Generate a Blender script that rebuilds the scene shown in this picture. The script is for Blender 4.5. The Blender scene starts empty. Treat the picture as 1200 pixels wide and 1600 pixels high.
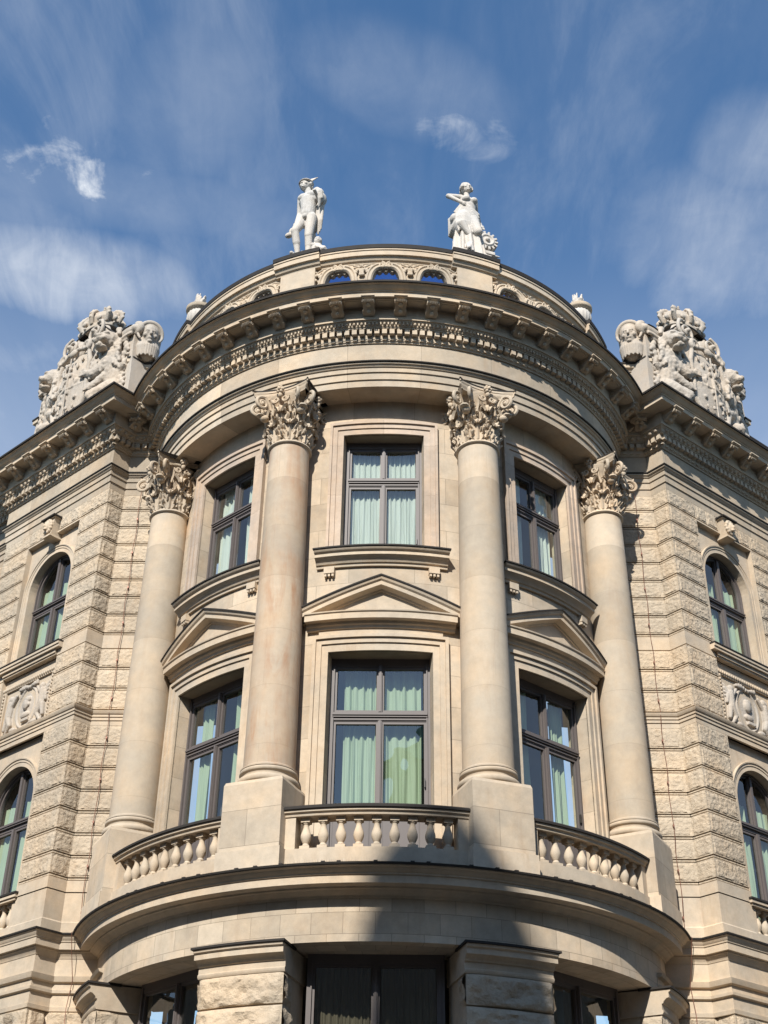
import bpy, math, random
import numpy as np
from mathutils import Vector, Matrix, noise as mnoise
random.seed(7)
R_ = math.radians
S = bpy.context.scene
COL = S.collection

# ------------------------------------------------------------------ camera
EYE = (0.5428, -26.1236, 0.0)          # eye level is z = 0, the street is z = -1.6
PITCH, YAW, ROLL = 0.5840, -0.0244, 0.0150
def look(pitch, yaw, roll):
    F = Vector((math.sin(yaw)*math.cos(pitch), math.cos(yaw)*math.cos(pitch), math.sin(pitch)))
    r0 = Vector((math.cos(yaw), -math.sin(yaw), 0)); u0 = r0.cross(F)
    r = r0*math.cos(roll) + u0*math.sin(roll); u = -r0*math.sin(roll) + u0*math.cos(roll)
    return Matrix(((r.x, u.x, -F.x, EYE[0]), (r.y, u.y, -F.y, EYE[1]), (r.z, u.z, -F.z, EYE[2]), (0, 0, 0, 1)))
cd = bpy.data.cameras.new('camera'); cam = bpy.data.objects.new('camera', cd); COL.objects.link(cam)
cam.matrix_world = look(PITCH, YAW, ROLL)
cd.sensor_fit = 'VERTICAL'; cd.sensor_height = 36; cd.lens = 2033.5*36/1600
cd.clip_start = .1; cd.clip_end = 3000
S.camera = cam

# ------------------------------------------------------------------ light
SUN_EL, SUN_AZ = R_(38.5), R_(14)          # azimuth measured left of the camera's back
sdir = Vector((-math.sin(SUN_AZ)*math.cos(SUN_EL), -math.cos(SUN_AZ)*math.cos(SUN_EL), math.sin(SUN_EL)))
ld = bpy.data.lights.new('sun', 'SUN'); ld.energy = 5.0; ld.angle = R_(.53); ld.color = (1, .955, .885)
sun = bpy.data.objects.new('sun', ld); COL.objects.link(sun)
sun.rotation_euler = (-sdir).to_track_quat('-Z', 'Y').to_euler(); sun.location = sdir*80
S.view_settings.view_transform = 'Standard'; S.view_settings.look = 'None'
S.view_settings.exposure = 0.44; S.view_settings.gamma = 1
S.render.engine = 'CYCLES'
S.cycles.max_bounces = 8; S.cycles.transparent_max_bounces = 16

W = bpy.data.worlds.new('World'); S.world = W; W.use_nodes = True
def N(nt, t, **k):
    n = nt.nodes.new(t)
    for a, b in k.items():
        if hasattr(n, a): setattr(n, a, b)
        else: n.inputs[a].default_value = b
    return n
def build_world():
    nt = W.node_tree; nt.nodes.clear(); L = nt.links.new
    sky = N(nt, 'ShaderNodeTexSky', sky_type='NISHITA', sun_disc=False, sun_elevation=SUN_EL,
            sun_rotation=math.atan2(sdir.x, sdir.y), air_density=1.0, dust_density=.2, ozone_density=3.2, altitude=300)
    tc = N(nt, 'ShaderNodeTexCoord')
    sep = N(nt, 'ShaderNodeSeparateXYZ'); L(tc.outputs['Generated'], sep.inputs[0])
    zc = N(nt, 'ShaderNodeMath', operation='MAXIMUM'); L(sep.outputs['Z'], zc.inputs[0]); zc.inputs[1].default_value = .06
    px = N(nt, 'ShaderNodeMath', operation='DIVIDE'); L(sep.outputs['X'], px.inputs[0]); L(zc.outputs[0], px.inputs[1])
    py = N(nt, 'ShaderNodeMath', operation='DIVIDE'); L(sep.outputs['Y'], py.inputs[0]); L(zc.outputs[0], py.inputs[1])
    cb = N(nt, 'ShaderNodeCombineXYZ'); L(px.outputs[0], cb.inputs[0]); L(py.outputs[0], cb.inputs[1])   # flat cloud layer seen from below
    def math_(op, a, b=None):
        m = N(nt, 'ShaderNodeMath', operation=op)
        for i, v in enumerate((a, b)):
            if v is None: continue
            if isinstance(v, (int, float)): m.inputs[i].default_value = v
            else: L(v, m.inputs[i])
        return m.outputs[0]
    def ramp(v, a, b, lo=0, hi=1):
        m = N(nt, 'ShaderNodeMapRange', interpolation_type='SMOOTHSTEP')
        L(v, m.inputs[0]); m.inputs[1].default_value = a; m.inputs[2].default_value = b; m.inputs[3].default_value = lo; m.inputs[4].default_value = hi
        return m.outputs[0]
    def fbm(scale, rot, sc, det, rough, dist=0., off=(0, 0, 0)):
        mp = N(nt, 'ShaderNodeMapping'); L(cb.outputs[0], mp.inputs[0])
        mp.inputs['Rotation'].default_value = (0, 0, R_(rot)); mp.inputs['Scale'].default_value = sc; mp.inputs['Location'].default_value = off
        n = N(nt, 'ShaderNodeTexNoise'); L(mp.outputs[0], n.inputs[0])
        n.inputs['Scale'].default_value = scale; n.inputs['Detail'].default_value = det; n.inputs['Roughness'].default_value = rough; n.inputs['Distortion'].default_value = dist
        return n.outputs[0]
    def blob(cx, cy, rx, ry, rot):
        # soft elliptical patch of the cloud layer at (x/z, y/z)
        vs = N(nt, 'ShaderNodeVectorMath', operation='SUBTRACT'); L(cb.outputs[0], vs.inputs[0]); vs.inputs[1].default_value = (cx, cy, 0)
        vr = N(nt, 'ShaderNodeVectorRotate', rotation_type='Z_AXIS'); L(vs.outputs[0], vr.inputs[0]); vr.inputs['Angle'].default_value = R_(-rot)
        vm = N(nt, 'ShaderNodeVectorMath', operation='MULTIPLY'); L(vr.outputs[0], vm.inputs[0]); vm.inputs[1].default_value = (1/rx, 1/ry, 0)
        ln = N(nt, 'ShaderNodeVectorMath', operation='LENGTH'); L(vm.outputs[0], ln.inputs[0])
        return ramp(ln.outputs['Value'], 1.0, .0)
    wisps = fbm(2.3, 30, (1.5, .62, 1), 10, .58, .7)
    fine = fbm(7.0, 40, (1.7, .55, 1), 10, .64, .5, (3, 1, 0))
    puff = fbm(17, 10, (1, 1, 1), 7, .6, .5, (7, 2, 0))
    base = math_('ADD', math_('MULTIPLY', wisps, .66), math_('MULTIPLY', fine, .34))
    cover = ramp(base, .44, .82, 0, .38)
    veil = math_('MULTIPLY', ramp(base, .38, .62), .06)
    cov = math_('MAXIMUM', cover, veil)
    cov = math_('MAXIMUM', cov, math_('MULTIPLY', ramp(sep.outputs['Z'], .74, .50), math_('ADD', .16, math_('MULTIPLY', base, .40))))      # thin haze lower down
    detail = math_('ADD', math_('MULTIPLY', fine, .6), math_('MULTIPLY', puff, .4))
    ragged = math_('ADD', math_('MULTIPLY', puff, .7), math_('MULTIPLY', fine, .3)); mixn = math_('ADD', math_('MULTIPLY', fine, .55), math_('MULTIPLY', wisps, .45))
    for (cx, cy, rx, ry, rot, amt, kind) in CLOUDS:
        b = blob(cx, cy, rx, ry, rot)
        src, k = {'puff': (ragged, 3.6), 'soft': (base, 1.6), 'band': (mixn, 1.5)}[kind]
        v = math_('ADD', b, math_('MULTIPLY', math_('SUBTRACT', src, .5), k))      # noise eats into the edge of each patch
        cov = math_('MAXIMUM', cov, math_('MULTIPLY', math_('MULTIPLY', math_('MULTIPLY', ramp(v, *((.30, 1.5) if kind == 'puff' else (.0, 1.25))), ramp(b, .0, .6)), ramp(detail, .36, .64, *((.30, 1.15) if kind == 'puff' else (.62, 1.0)))), amt))
    mix = N(nt, 'ShaderNodeMix', data_type='RGBA'); tint = N(nt, 'ShaderNodeMix', data_type='RGBA', blend_type='MULTIPLY'); tint.inputs[0].default_value = 1; L(sky.outputs[0], tint.inputs[6]); tint.inputs[7].default_value = (.77, 1.05, 1.16, 1)
    L(cov, mix.inputs[0]); L(tint.outputs[2], mix.inputs[6]); mix.inputs[7].default_value = (5.6, 5.9, 6.3, 1)
    bg = N(nt, 'ShaderNodeBackground'); L(mix.outputs[2], bg.inputs[0]); bg.inputs[1].default_value = .115
    out = N(nt, 'ShaderNodeOutputWorld'); L(bg.outputs[0], out.inputs[0])
def skydir(x, y):
    """pixel of the 1200x1600 photograph -> point of the cloud layer (x/z, y/z)"""
    m = look(PITCH, YAW, ROLL).to_3x3(); d = m @ Vector(((x-600)/2033.5, (800-y)/2033.5, -1))
    return d.x/d.z, d.y/d.z
CLOUDS = []
for (x, y, rx, ry, rot, amt, kind) in [(108, 254, .13, .10, 15, .95, 'puff'), (725, 205, .10, .065, 30, .36, 'puff'), (150, 300, .5, .10, 12, .20, 'soft'), (10, 560, .16, .10, 0, .35, 'soft'), (20, 650, .25, .08, 0, .35, 'soft')]:
    cx, cy = skydir(x, y); CLOUDS.append((cx, cy, rx, ry, rot, amt, kind))
for (p, q, w, amt) in [((-330, 366), (480, 490), .14, .66), ((-150, 345), (250, 345), .12, .22), ((560, 260), (720, -20), .22, .20), ((900, 520), (1400, 250), .26, .40), ((1000, 280), (1350, 190), .14, .34), ((60, 60), (520, 260), .22, .20)]:   # long streaks of cirrus
    a, b = skydir(*p), skydir(*q); CLOUDS.append(((a[0]+b[0])/2, (a[1]+b[1])/2, math.hypot(b[0]-a[0], b[1]-a[1])/2, w, math.degrees(math.atan2(b[1]-a[1], b[0]-a[0])), amt, 'band'))
build_world()

# ------------------------------------------------------------------ materials
MATS = {}
def mat(name):
    m = bpy.data.materials.new(name); m.use_nodes = True
    nt = m.node_tree; b = nt.nodes['Principled BSDF']; MATS[name] = m
    return m, nt, b, nt.links.new
def stone(name, col, brick=None, mortar=.55, stain=.25, bump=.25, fine=45, var=.20, pit=0., rough=.88, stain_col=(.30, .17, .08, 1), streak=.45, blockvar=.17, st=(.50, .76)):
    m, nt, b, L = mat(name)
    geo = N(nt, 'ShaderNodeNewGeometry')
    def noise(scale, det=6, r=.6, sc=None, dist=0):
        n = N(nt, 'ShaderNodeTexNoise'); n.inputs['Scale'].default_value = scale; n.inputs['Detail'].default_value = det; n.inputs['Roughness'].default_value = r; n.inputs['Distortion'].default_value = dist
        src = geo.outputs['Position']
        if sc:
            mp = N(nt, 'ShaderNodeMapping'); L(src, mp.inputs[0]); mp.inputs['Scale'].default_value = sc; src = mp.outputs[0]
        L(src, n.inputs[0]); return n.outputs[0]
    def mr(v, a, bb, lo, hi):
        k = N(nt, 'ShaderNodeMapRange'); L(v, k.inputs[0]); k.inputs[1].default_value = a; k.inputs[2].default_value = bb; k.inputs[3].default_value = lo; k.inputs[4].default_value = hi; return k.outputs[0]
    def mul(a, bb):
        k = N(nt, 'ShaderNodeMath', operation='MULTIPLY'); L(a, k.inputs[0])
        if isinstance(bb, float): k.inputs[1].default_value = bb
        else: L(bb, k.inputs[1])
        return k.outputs[0]
    big = mr(noise(.55, 5, .6), .3, .7, 1-var, 1+var)
    mid = mr(noise(5, 8, .68), .3, .7, 1-var*.6, 1+var*.6)
    grain = mr(noise(fine*3, 3, .6), .3, .7, 1-var*.35, 1+var*.35)
    val = mul(mul(big, mid), grain)
    hgt = None
    if brick:
        uv = N(nt, 'ShaderNodeTexCoord')
        br = N(nt, 'ShaderNodeTexBrick'); L(uv.outputs['UV'], br.inputs[0])
        br.inputs['Scale'].default_value = 1; br.inputs['Brick Width'].default_value = brick[0]; br.inputs['Row Height'].default_value = brick[1]
        br.inputs['Mortar Size'].default_value = .0045; br.inputs['Mortar Smooth'].default_value = .4; br.inputs['Bias'].default_value = 0
        br.inputs['Color1'].default_value = (1-blockvar,)*3+(1,); br.inputs['Color2'].default_value = (1+blockvar*.7,)*3+(1,); br.inputs['Mortar'].default_value = (mortar,)*3+(1,)
        br.offset = .5
        bw = N(nt, 'ShaderNodeRGBToBW'); L(br.outputs['Color'], bw.inputs[0]); val = mul(val, bw.outputs[0])
        hgt = br.outputs['Fac']
    hsv = N(nt, 'ShaderNodeMix', data_type='RGBA', blend_type='MULTIPLY'); hsv.inputs[0].default_value = 1; hsv.inputs[6].default_value = col+(1,)
    cmb = N(nt, 'ShaderNodeCombineColor')
    for i in range(3): L(val, cmb.inputs[i])
    L(cmb.outputs[0], hsv.inputs[7])
    # hue patches: pinker and yellower stones
    hue = N(nt, 'ShaderNodeMix', data_type='RGBA', blend_type='MULTIPLY'); L(mr(noise(1.1, 5, .6), .40, .66, 0, 1.0), hue.inputs[0]); L(hsv.outputs[2], hue.inputs[6]); hue.inputs[7].default_value = (1.02, .945, .86, 1)
    stn = mul(mul(mr(noise(2.6, 8, .7, (1, 1, .16), .6), st[0], st[1], 0, 1), mr(noise(.8, 4, .6), .38, .66, 0, 1)), float(streak))
    sm = N(nt, 'ShaderNodeMix', data_type='RGBA'); L(stn, sm.inputs[0]); L(hue.outputs[2], sm.inputs[6]); sm.inputs[7].default_value = stain_col
    sp = mul(mr(noise(22, 5, .7), .66, .76, 0, 1), float(stain))
    sm2 = N(nt, 'ShaderNodeMix', data_type='RGBA'); L(sp, sm2.inputs[0]); L(sm.outputs[2], sm2.inputs[6]); sm2.inputs[7].default_value = (.16, .11, .07, 1)
    L(sm2.outputs[2], b.inputs['Base Color'])
    b.inputs['Roughness'].default_value = rough; b.inputs['Specular IOR Level'].default_value = .25
    bp = N(nt, 'ShaderNodeBump'); bp.inputs['Strength'].default_value = bump; bp.inputs['Distance'].default_value = .02
    ad = N(nt, 'ShaderNodeMath', operation='ADD'); L(noise(fine, 8, .7), ad.inputs[0])
    if pit:
        v = N(nt, 'ShaderNodeTexNoise'); v.inputs['Scale'].default_value = 15; v.inputs['Detail'].default_value = 5; v.inputs['Roughness'].default_value = .55; L(geo.outputs['Position'], v.inputs[0])
        L(mul(mr(v.outputs[0], .40, .60, 0, 1), float(pit)), ad.inputs[1])
    else: ad.inputs[1].default_value = 0
    L(ad.outputs[0], bp.inputs['Height']); last = bp
    if hgt is not None:
        b2 = N(nt, 'ShaderNodeBump', invert=True); b2.inputs['Strength'].default_value = .5; b2.inputs['Distance'].default_value = .006; L(hgt, b2.inputs['Height']); L(bp.outputs[0], b2.inputs['Normal']); last = b2
    L(last.outputs[0], b.inputs['Normal'])
    return m
SB = (.478, .404, .312)
stone('sandstone', SB)
stone('sandstone_ashlar', SB, brick=(1.25, .62))
stone('sandstone_voussoir', SB, brick=(.52, .34), mortar=.5, blockvar=.16)
stone('sandstone_frieze', (.488, .415, .322), brick=(1.5, 5), mortar=.5, blockvar=.22)
stone('sandstone_drum', (.476, .405, .315), brick=(40, 1.12), mortar=.80, streak=.35, blockvar=.16, var=.13)
stone('sandstone_rusty', (.474, .394, .302), brick=(40, 1.12), mortar=.80, streak=.95, stain_col=(.36, .17, .075, 1), blockvar=.14, var=.13, st=(.44, .68))
stone('sandstone_pink', (.468, .384, .308), brick=(30, 1.2), mortar=.7, blockvar=.1)
stone('sandstone_rough', (.468, .393, .298), bump=.5, pit=1.0, var=.2, stain=.4)
stone('sandstone_band', SB, streak=.3)
stone('pale_stone', (.44, .395, .34), bump=.45, stain=.5, st=(.44, .70), streak=.6, var=.12, fine=60, stain_col=(.22, .18, .14, 1))
stone('white_stone', (.51, .485, .45), bump=.4, stain=.4, streak=.65, var=.14, fine=60, stain_col=(.2, .18, .15, 1), st=(.45, .70))
def simple(name, col, rough=.5, metal=0., spec=.5, var=.15, scale=9, bump=0):
    m, nt, b, L = mat(name)
    geo = N(nt, 'ShaderNodeNewGeometry'); n = N(nt, 'ShaderNodeTexNoise'); n.inputs['Scale'].default_value = scale; n.inputs['Detail'].default_value = 6; L(geo.outputs['Position'], n.inputs[0])
    mx = N(nt, 'ShaderNodeMix', data_type='RGBA'); L(n.outputs[0], mx.inputs[0])
    mx.inputs[6].default_value = tuple(c*(1-var) for c in col)+(1,); mx.inputs[7].default_value = tuple(c*(1+var) for c in col)+(1,)
    L(mx.outputs[2], b.inputs['Base Color']); b.inputs['Roughness'].default_value = rough; b.inputs['Metallic'].default_value = metal; b.inputs['Specular IOR Level'].default_value = spec
    if bump:
        bp = N(nt, 'ShaderNodeBump'); bp.inputs['Strength'].default_value = bump; L(n.outputs[0], bp.inputs['Height']); L(bp.outputs[0], b.inputs['Normal'])
    return m
simple('flashing', (.032, .028, .025), .75, 0, .2, .3, 5)
simple('copper_roof', (.16, .30, .25), .7, 0, .3, .3, 1.5)
simple('window_paint', (.115, .098, .092), .5, 0, .4, .08)
simple('window_dark', (.03, .025, .022), .4, 0, .5, .1)
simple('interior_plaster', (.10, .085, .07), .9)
simple('cable_copper', (.20, .09, .06), .5, .4)
simple('steel_wire', (.35, .34, .33), .35, .8)
simple('gold', (.65, .45, .15), .35, .9)
simple('asphalt', (.055, .054, .053), .9, 0, .3, .3, 3, .3)
simple('paving', (.17, .16, .145), .9, 0, .3, .2, 3)
simple('facade_render', (.24, .205, .165), .9, 0, .2, .15, 2)
def curtain_mat(name, col, tr=.35):
    m, nt, b, L = mat(name)
    b.inputs['Base Color'].default_value = col+(1,); b.inputs['Roughness'].default_value = .85; b.inputs['Specular IOR Level'].default_value = .1
    t = N(nt, 'ShaderNodeBsdfTranslucent'); t.inputs[0].default_value = col+(1,)
    ms = N(nt, 'ShaderNodeMixShader'); ms.inputs[0].default_value = tr
    L(b.outputs[0], ms.inputs[1]); L(t.outputs[0], ms.inputs[2]); L(ms.outputs[0], nt.nodes['Material Output'].inputs[0])
curtain_mat('curtain_green', (.53, .61, .45))
curtain_mat('curtain_net', (.78, .80, .73))
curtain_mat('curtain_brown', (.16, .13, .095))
def glass(name, tint, refl, wav=.02, wscale=3., tr_rough=0.):
    m, nt, b, L = mat(name); nt.nodes.remove(b)
    t = N(nt, 'ShaderNodeBsdfTransparent'); t.inputs[0].default_value = tint+(1,)
    g = N(nt, 'ShaderNodeBsdfGlossy'); g.inputs['Roughness'].default_value = tr_rough; g.inputs[0].default_value = (.95, .97, 1, 1)
    lw = N(nt, 'ShaderNodeLayerWeight'); lw.inputs[0].default_value = .5
    fr = N(nt, 'ShaderNodeMath', operation='POWER'); L(lw.outputs['Facing'], fr.inputs[0]); fr.inputs[1].default_value = 5
    k = N(nt, 'ShaderNodeMath', operation='MULTIPLY_ADD', use_clamp=True); L(fr.outputs[0], k.inputs[0]); k.inputs[1].default_value = .96-.042*refl; k.inputs[2].default_value = .042*refl
    geo = N(nt, 'ShaderNodeNewGeometry'); n = N(nt, 'ShaderNodeTexNoise'); n.inputs['Scale'].default_value = wscale; n.inputs['Detail'].default_value = 1; L(geo.outputs['Position'], n.inputs[0])
    bp = N(nt, 'ShaderNodeBump'); bp.inputs['Strength'].default_value = wav; bp.inputs['Distance'].default_value = .3; L(n.outputs[0], bp.inputs['Height']); L(bp.outputs[0], g.inputs['Normal'])
    ms = N(nt, 'ShaderNodeMixShader'); L(k.outputs[0], ms.inputs[0]); L(t.outputs[0], ms.inputs[1]); L(g.outputs[0], ms.inputs[2]); L(ms.outputs[0], nt.nodes['Material Output'].inputs[0])
glass('pane_glass', (.88, .94, .90), 3.0, .03, 1.6)
glass('blue_glass', (.58, .70, .95), 1.0, .5, 22.)

# ------------------------------------------------------------------ mesh helpers
class MB:
    def __init__(s): s.v = []; s.f = []; s.uv = []; s.mi = []; s.m = 0
    def add(s, verts, faces, uvs=None):
        o = len(s.v); s.v.extend([tuple(p) for p in verts])
        for i, f in enumerate(faces):
            s.f.append(tuple(a+o for a in f)); s.mi.append(s.m)
            s.uv.append([tuple(uvs[a]) for a in f] if uvs is not None else [(0, 0)]*len(f))
    def grid(s, P, uv=None, flip=False, wrap=False):
        """P[i][j] grid of points"""
        a = len(P); b = len(P[0]); v = [p for r in P for p in r]; u = [p for r in uv for p in r] if uv is not None else None
        f = []
        for i in range(a-1):
            for j in range(b-1 if not wrap else b):
                q = (i*b+j, i*b+(j+1) % b, (i+1)*b+(j+1) % b, (i+1)*b+j); f.append(q[::-1] if flip else q)
        s.add(v, f, u)
    def box(s, c, d, rot=0., taper=1.):
        x, y, z = (d[0]/2, d[1]/2, d[2]/2); ca, sa = math.cos(rot), math.sin(rot); V = []
        for (i, j, k) in [(-1,-1,-1),(1,-1,-1),(1,1,-1),(-1,1,-1),(-1,-1,1),(1,-1,1),(1,1,1),(-1,1,1)]:
            t = taper if k > 0 else 1
            X, Y = i*x*t, j*y*t; V.append((c[0]+X*ca-Y*sa, c[1]+X*sa+Y*ca, c[2]+k*z))
        s.add(V, [(3,2,1,0),(4,5,6,7),(0,1,5,4),(1,2,6,5),(2,3,7,6),(3,0,4,7)], [(p[0]+p[1]+40, p[2]+.3) for p in V])
    def arcbox(s, a0, a1, z0, z1, r0, r1, step=2.):
        """curved block between two angles (degrees), heights and radii, all six faces"""
        n = max(1, int(math.ceil(abs(a1-a0)/step))); A = [R_(a0+(a1-a0)*i/n) for i in range(n+1)]
        def ring(r, z): return [(r*math.sin(t), -r*math.cos(t), z) for t in A]
        um = [t*r1 for t in A]
        s.grid([ring(r1, z0), ring(r1, z1)], [[(u, z0) for u in um], [(u, z1) for u in um]])
        s.grid([ring(r0, z0), ring(r0, z1)], [[(u, z0) for u in um], [(u, z1) for u in um]], True)
        s.grid([ring(r1, z1), ring(r0, z1)], [[(u, r1) for u in um], [(u, r0) for u in um]])
        s.grid([ring(r1, z0), ring(r0, z0)], [[(u, r1) for u in um], [(u, r0) for u in um]], True)
        for t, fl in ((A[0], False), (A[-1], True)):
            q = [(r*math.sin(t), -r*math.cos(t), z) for r, z in ((r0, z0), (r1, z0), (r1, z1), (r0, z1))]
            s.add(q, [(0, 1, 2, 3) if not fl else (3, 2, 1, 0)], [(r0, z0), (r1, z0), (r1, z1), (r0, z1)])
    def arcsweep(s, prof, a0, a1, step=1.5, caps=True, zf=None):
        """profile [(radius, z)...] from low to high swept round the rotunda axis"""
        n = max(1, int(math.ceil(abs(a1-a0)/step)));
        if zf and n % 2: n += 1
        A = [a0+(a1-a0)*i/n for i in range(n+1)]; P = []; U = []; L = 0
        for k, (r, z) in enumerate(prof):
            if k: L += math.hypot(r-prof[k-1][0], z-prof[k-1][1])
            P.append([(r*math.sin(R_(t)), -r*math.cos(R_(t)), z+(zf(t) if zf else 0)) for t in A]); U.append([(R_(t)*5.5, L) for t in A])
        s.grid(P, U)
        if caps:
            m = len(prof)
            for i, fl in ((0, False), (n, True)):
                s.add([P[k][i] for k in range(m)], [tuple(range(m)) if not fl else tuple(range(m))[::-1]], [(r, z) for r, z in prof])
    def polysweep(s, prof, path, closed=False):
        """profile [(outward offset, z)...] along a plan polyline, outward = left normal, mitred"""
        n = len(path); M = []
        for i in range(n):
            ds = []
            if i > 0: ds.append((path[i][0]-path[i-1][0], path[i][1]-path[i-1][1]))
            if i < n-1: ds.append((path[i+1][0]-path[i][0], path[i+1][1]-path[i][1]))
            ns = []
            for d in ds:
                l = math.hypot(*d); ns.append((-d[1]/l, d[0]/l))
            if len(ns) == 1: M.append(ns[0])
            else:
                dx, dy = ns[0][0]+ns[1][0], ns[0][1]+ns[1][1]; k = 1+ns[0][0]*ns[1][0]+ns[0][1]*ns[1][1]; M.append((dx/k, dy/k))
        cum = [0]
        for i in range(1, n): cum.append(cum[-1]+math.hypot(path[i][0]-path[i-1][0], path[i][1]-path[i-1][1]))
        L = 0; Ls = [0]
        for k in range(1, len(prof)): L += math.hypot(prof[k][0]-prof[k-1][0], prof[k][1]-prof[k-1][1]); Ls.append(L)
        for i in range(n-1):       # one strip per straight run, so corners stay sharp
            P = [[(path[j][0]+M[j][0]*o, path[j][1]+M[j][1]*o, z) for j in (i, i+1)] for o, z in prof]
            U = [[(cum[j], Ls[k]) for j in (i, i+1)] for k in range(len(prof))]
            s.grid(P, U, True)
    def revolve(s, prof, n=24, c=(0, 0, 0), a0=0, a1=360, lobes=0, lob=0.):
        full = abs(a1-a0) >= 360; m = n if full else n+1
        P = []; U = []
        for k, (r, z) in enumerate(prof):
            row = []
            for i in range(m):
                t = R_(a0+(a1-a0)*i/n); rr = r*(1+lob*math.cos(lobes*t)) if lobes else r
                row.append((c[0]+rr*math.sin(t), c[1]-rr*math.cos(t), c[2]+z))
            P.append(row); U.append([(i/n*2.6, z) for i in range(m)])
        s.grid(P, U, False, full)
        if full:
            for k, fl in ((0, True), (len(prof)-1, False)):
                if prof[k][0] > 1e-4: s.add(P[k], [tuple(range(m)) if not fl else tuple(range(m))[::-1]])
    def tube(s, pts, rad, n=8, caps=True, flat=1.):
        pts = [Vector(p) for p in pts]; m = len(pts); rad = [rad]*m if isinstance(rad, (int, float)) else rad
        up = Vector((0, 0, 1)); P = []; prev = None
        for i in range(m):
            t = (pts[min(i+1, m-1)]-pts[max(i-1, 0)]).normalized()
            if prev is None: a = up.cross(t); a = a.normalized() if a.length > 1e-4 else Vector((1, 0, 0))
            else: a = (prev-t*prev.dot(t)).normalized()
            prev = a; b = t.cross(a)
            P.append([pts[i]+(a*math.cos(2*math.pi*j/n)+b*math.sin(2*math.pi*j/n)*flat)*rad[i] for j in range(n)])
        s.grid(P, None, False, True)
        if caps: s.add(P[0], [tuple(range(n))[::-1]]); s.add(P[-1], [tuple(range(n))])
    def ell(s, c, r, rot=None, n=10, m=7):
        M = rot if rot is not None else Matrix.Identity(3); c = Vector(c); P = []
        for i in range(m+1):
            ph = math.pi*i/m - math.pi/2; row = []
            for j in range(n):
                t = 2*math.pi*j/n; row.append(c+M @ Vector((r[0]*math.cos(ph)*math.cos(t), r[1]*math.cos(ph)*math.sin(t), r[2]*math.sin(ph))))
            P.append(row)
        s.grid(P, None, False, True)
    def capsule(s, a, b, ra, rb, n=12):
        """tapered limb with round ends"""
        a, b = Vector(a), Vector(b); d = (b-a); l = d.length; d.normalize()
        x = d.orthogonal().normalized(); y = d.cross(x); P = []
        st = [(-ra*math.cos(p), ra*math.sin(p)) for p in (0.02, .5, 1.0, 1.4)] + [(l+rb*math.sin(p), rb*math.cos(p)) for p in (0, .5, 1.0, 1.55)]
        for (h, r) in st: P.append([a+d*h+(x*math.cos(2*math.pi*j/n)+y*math.sin(2*math.pi*j/n))*r for j in range(n)])
        s.grid(P, None, False, True); s.add(P[0], [tuple(range(n))[::-1]]); s.add(P[-1], [tuple(range(n))])
    def extrude(s, poly, y0, y1):
        """outline [(x, z)...] counter-clockwise seen from -y, given depth from y0 (front) to y1"""
        n = len(poly); V = [(x, y0, z) for x, z in poly]+[(x, y1, z) for x, z in poly]
        s.add(V, [tuple(range(n)), tuple(range(2*n-1, n-1, -1))]+[(i, i+n, (i+1) % n+n, (i+1) % n) for i in range(n)])
    def append(s, o, M=None):
        M = M or Matrix.Identity(4); k = len(s.v); s.v.extend([tuple(M @ Vector(p)) for p in o.v]); fl = M.determinant() < 0
        for f, u, mi in zip(o.f, o.uv, o.mi):
            g = tuple(a+k for a in f); s.f.append(g[::-1] if fl else g); s.uv.append(u[::-1] if fl else u); s.mi.append(mi)
    def mirror(s):
        o = MB(); o.append(s, Matrix.Scale(-1, 4, (1, 0, 0))); return o
    def mesh(s, name, mats, smooth=40):
        me = bpy.data.meshes.new(name); me.from_pydata(s.v, [], s.f)
        uvl = me.uv_layers.new(name='UVMap'); uvl.data.foreach_set('uv', np.array([c for f in s.uv for u in f for c in u], dtype=np.float32))
        for m in ([mats] if isinstance(mats, str) else mats): me.materials.append(MATS[m])
        me.polygons.foreach_set('material_index', s.mi)
        me.polygons.foreach_set('use_smooth', [True]*len(s.f)); me.set_sharp_from_angle(angle=R_(smooth)); me.update()
        return me
WORLD = {}
def put(name, data, parent=None, M=None):
    M = M or Matrix.Identity(4)
    o = bpy.data.objects.new(name, data); COL.objects.link(o)
    if parent is not None:
        o.parent = parent; o.matrix_parent_inverse = WORLD[parent.name].inverted()
    o.matrix_basis = M; WORLD[o.name] = M
    return o
def part(name, mb, mats, parent=None, M=None, smooth=40):
    return put(name, mb.mesh(name, mats, smooth) if isinstance(mb, MB) else mb, parent, M)
def thing(name, label, cat, loc=(0, 0, 0), group=None, M=None):
    o = put(name, None, None, M or Matrix.Translation(loc)); o.empty_display_size = .3
    return tag(o, label, cat, group)
def tag(o, label, cat, group=None):
    o['label'] = label; o['category'] = cat
    if group: o['group'] = group
    return o
def sculpt(mb, voxel=.02, smooth=4, disp=0., dscale=.1, name='carved'):
    """fuse overlapping lumps into one continuous carved surface"""
    me = bpy.data.meshes.new(name); me.from_pydata(mb.v, [], mb.f); me.validate(); o = bpy.data.objects.new(name, me); COL.objects.link(o)
    r = o.modifiers.new('r', 'REMESH'); r.mode = 'VOXEL'; r.voxel_size = voxel
    if smooth: q = o.modifiers.new('s', 'SMOOTH'); q.iterations = smooth; q.factor = .5
    if disp:
        t = bpy.data.textures.new(name, 'CLOUDS'); t.noise_scale = dscale; t.noise_depth = 2
        d = o.modifiers.new('d', 'DISPLACE'); d.texture = t; d.strength = disp; d.mid_level = .5; d.texture_coords = 'LOCAL'
    dg = bpy.context.evaluated_depsgraph_get(); out = bpy.data.meshes.new_from_object(o.evaluated_get(dg))
    bpy.data.objects.remove(o); bpy.data.meshes.remove(me)
    out.polygons.foreach_set('use_smooth', [True]*len(out.polygons)); out.update(); out.name = name
    return out
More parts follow.
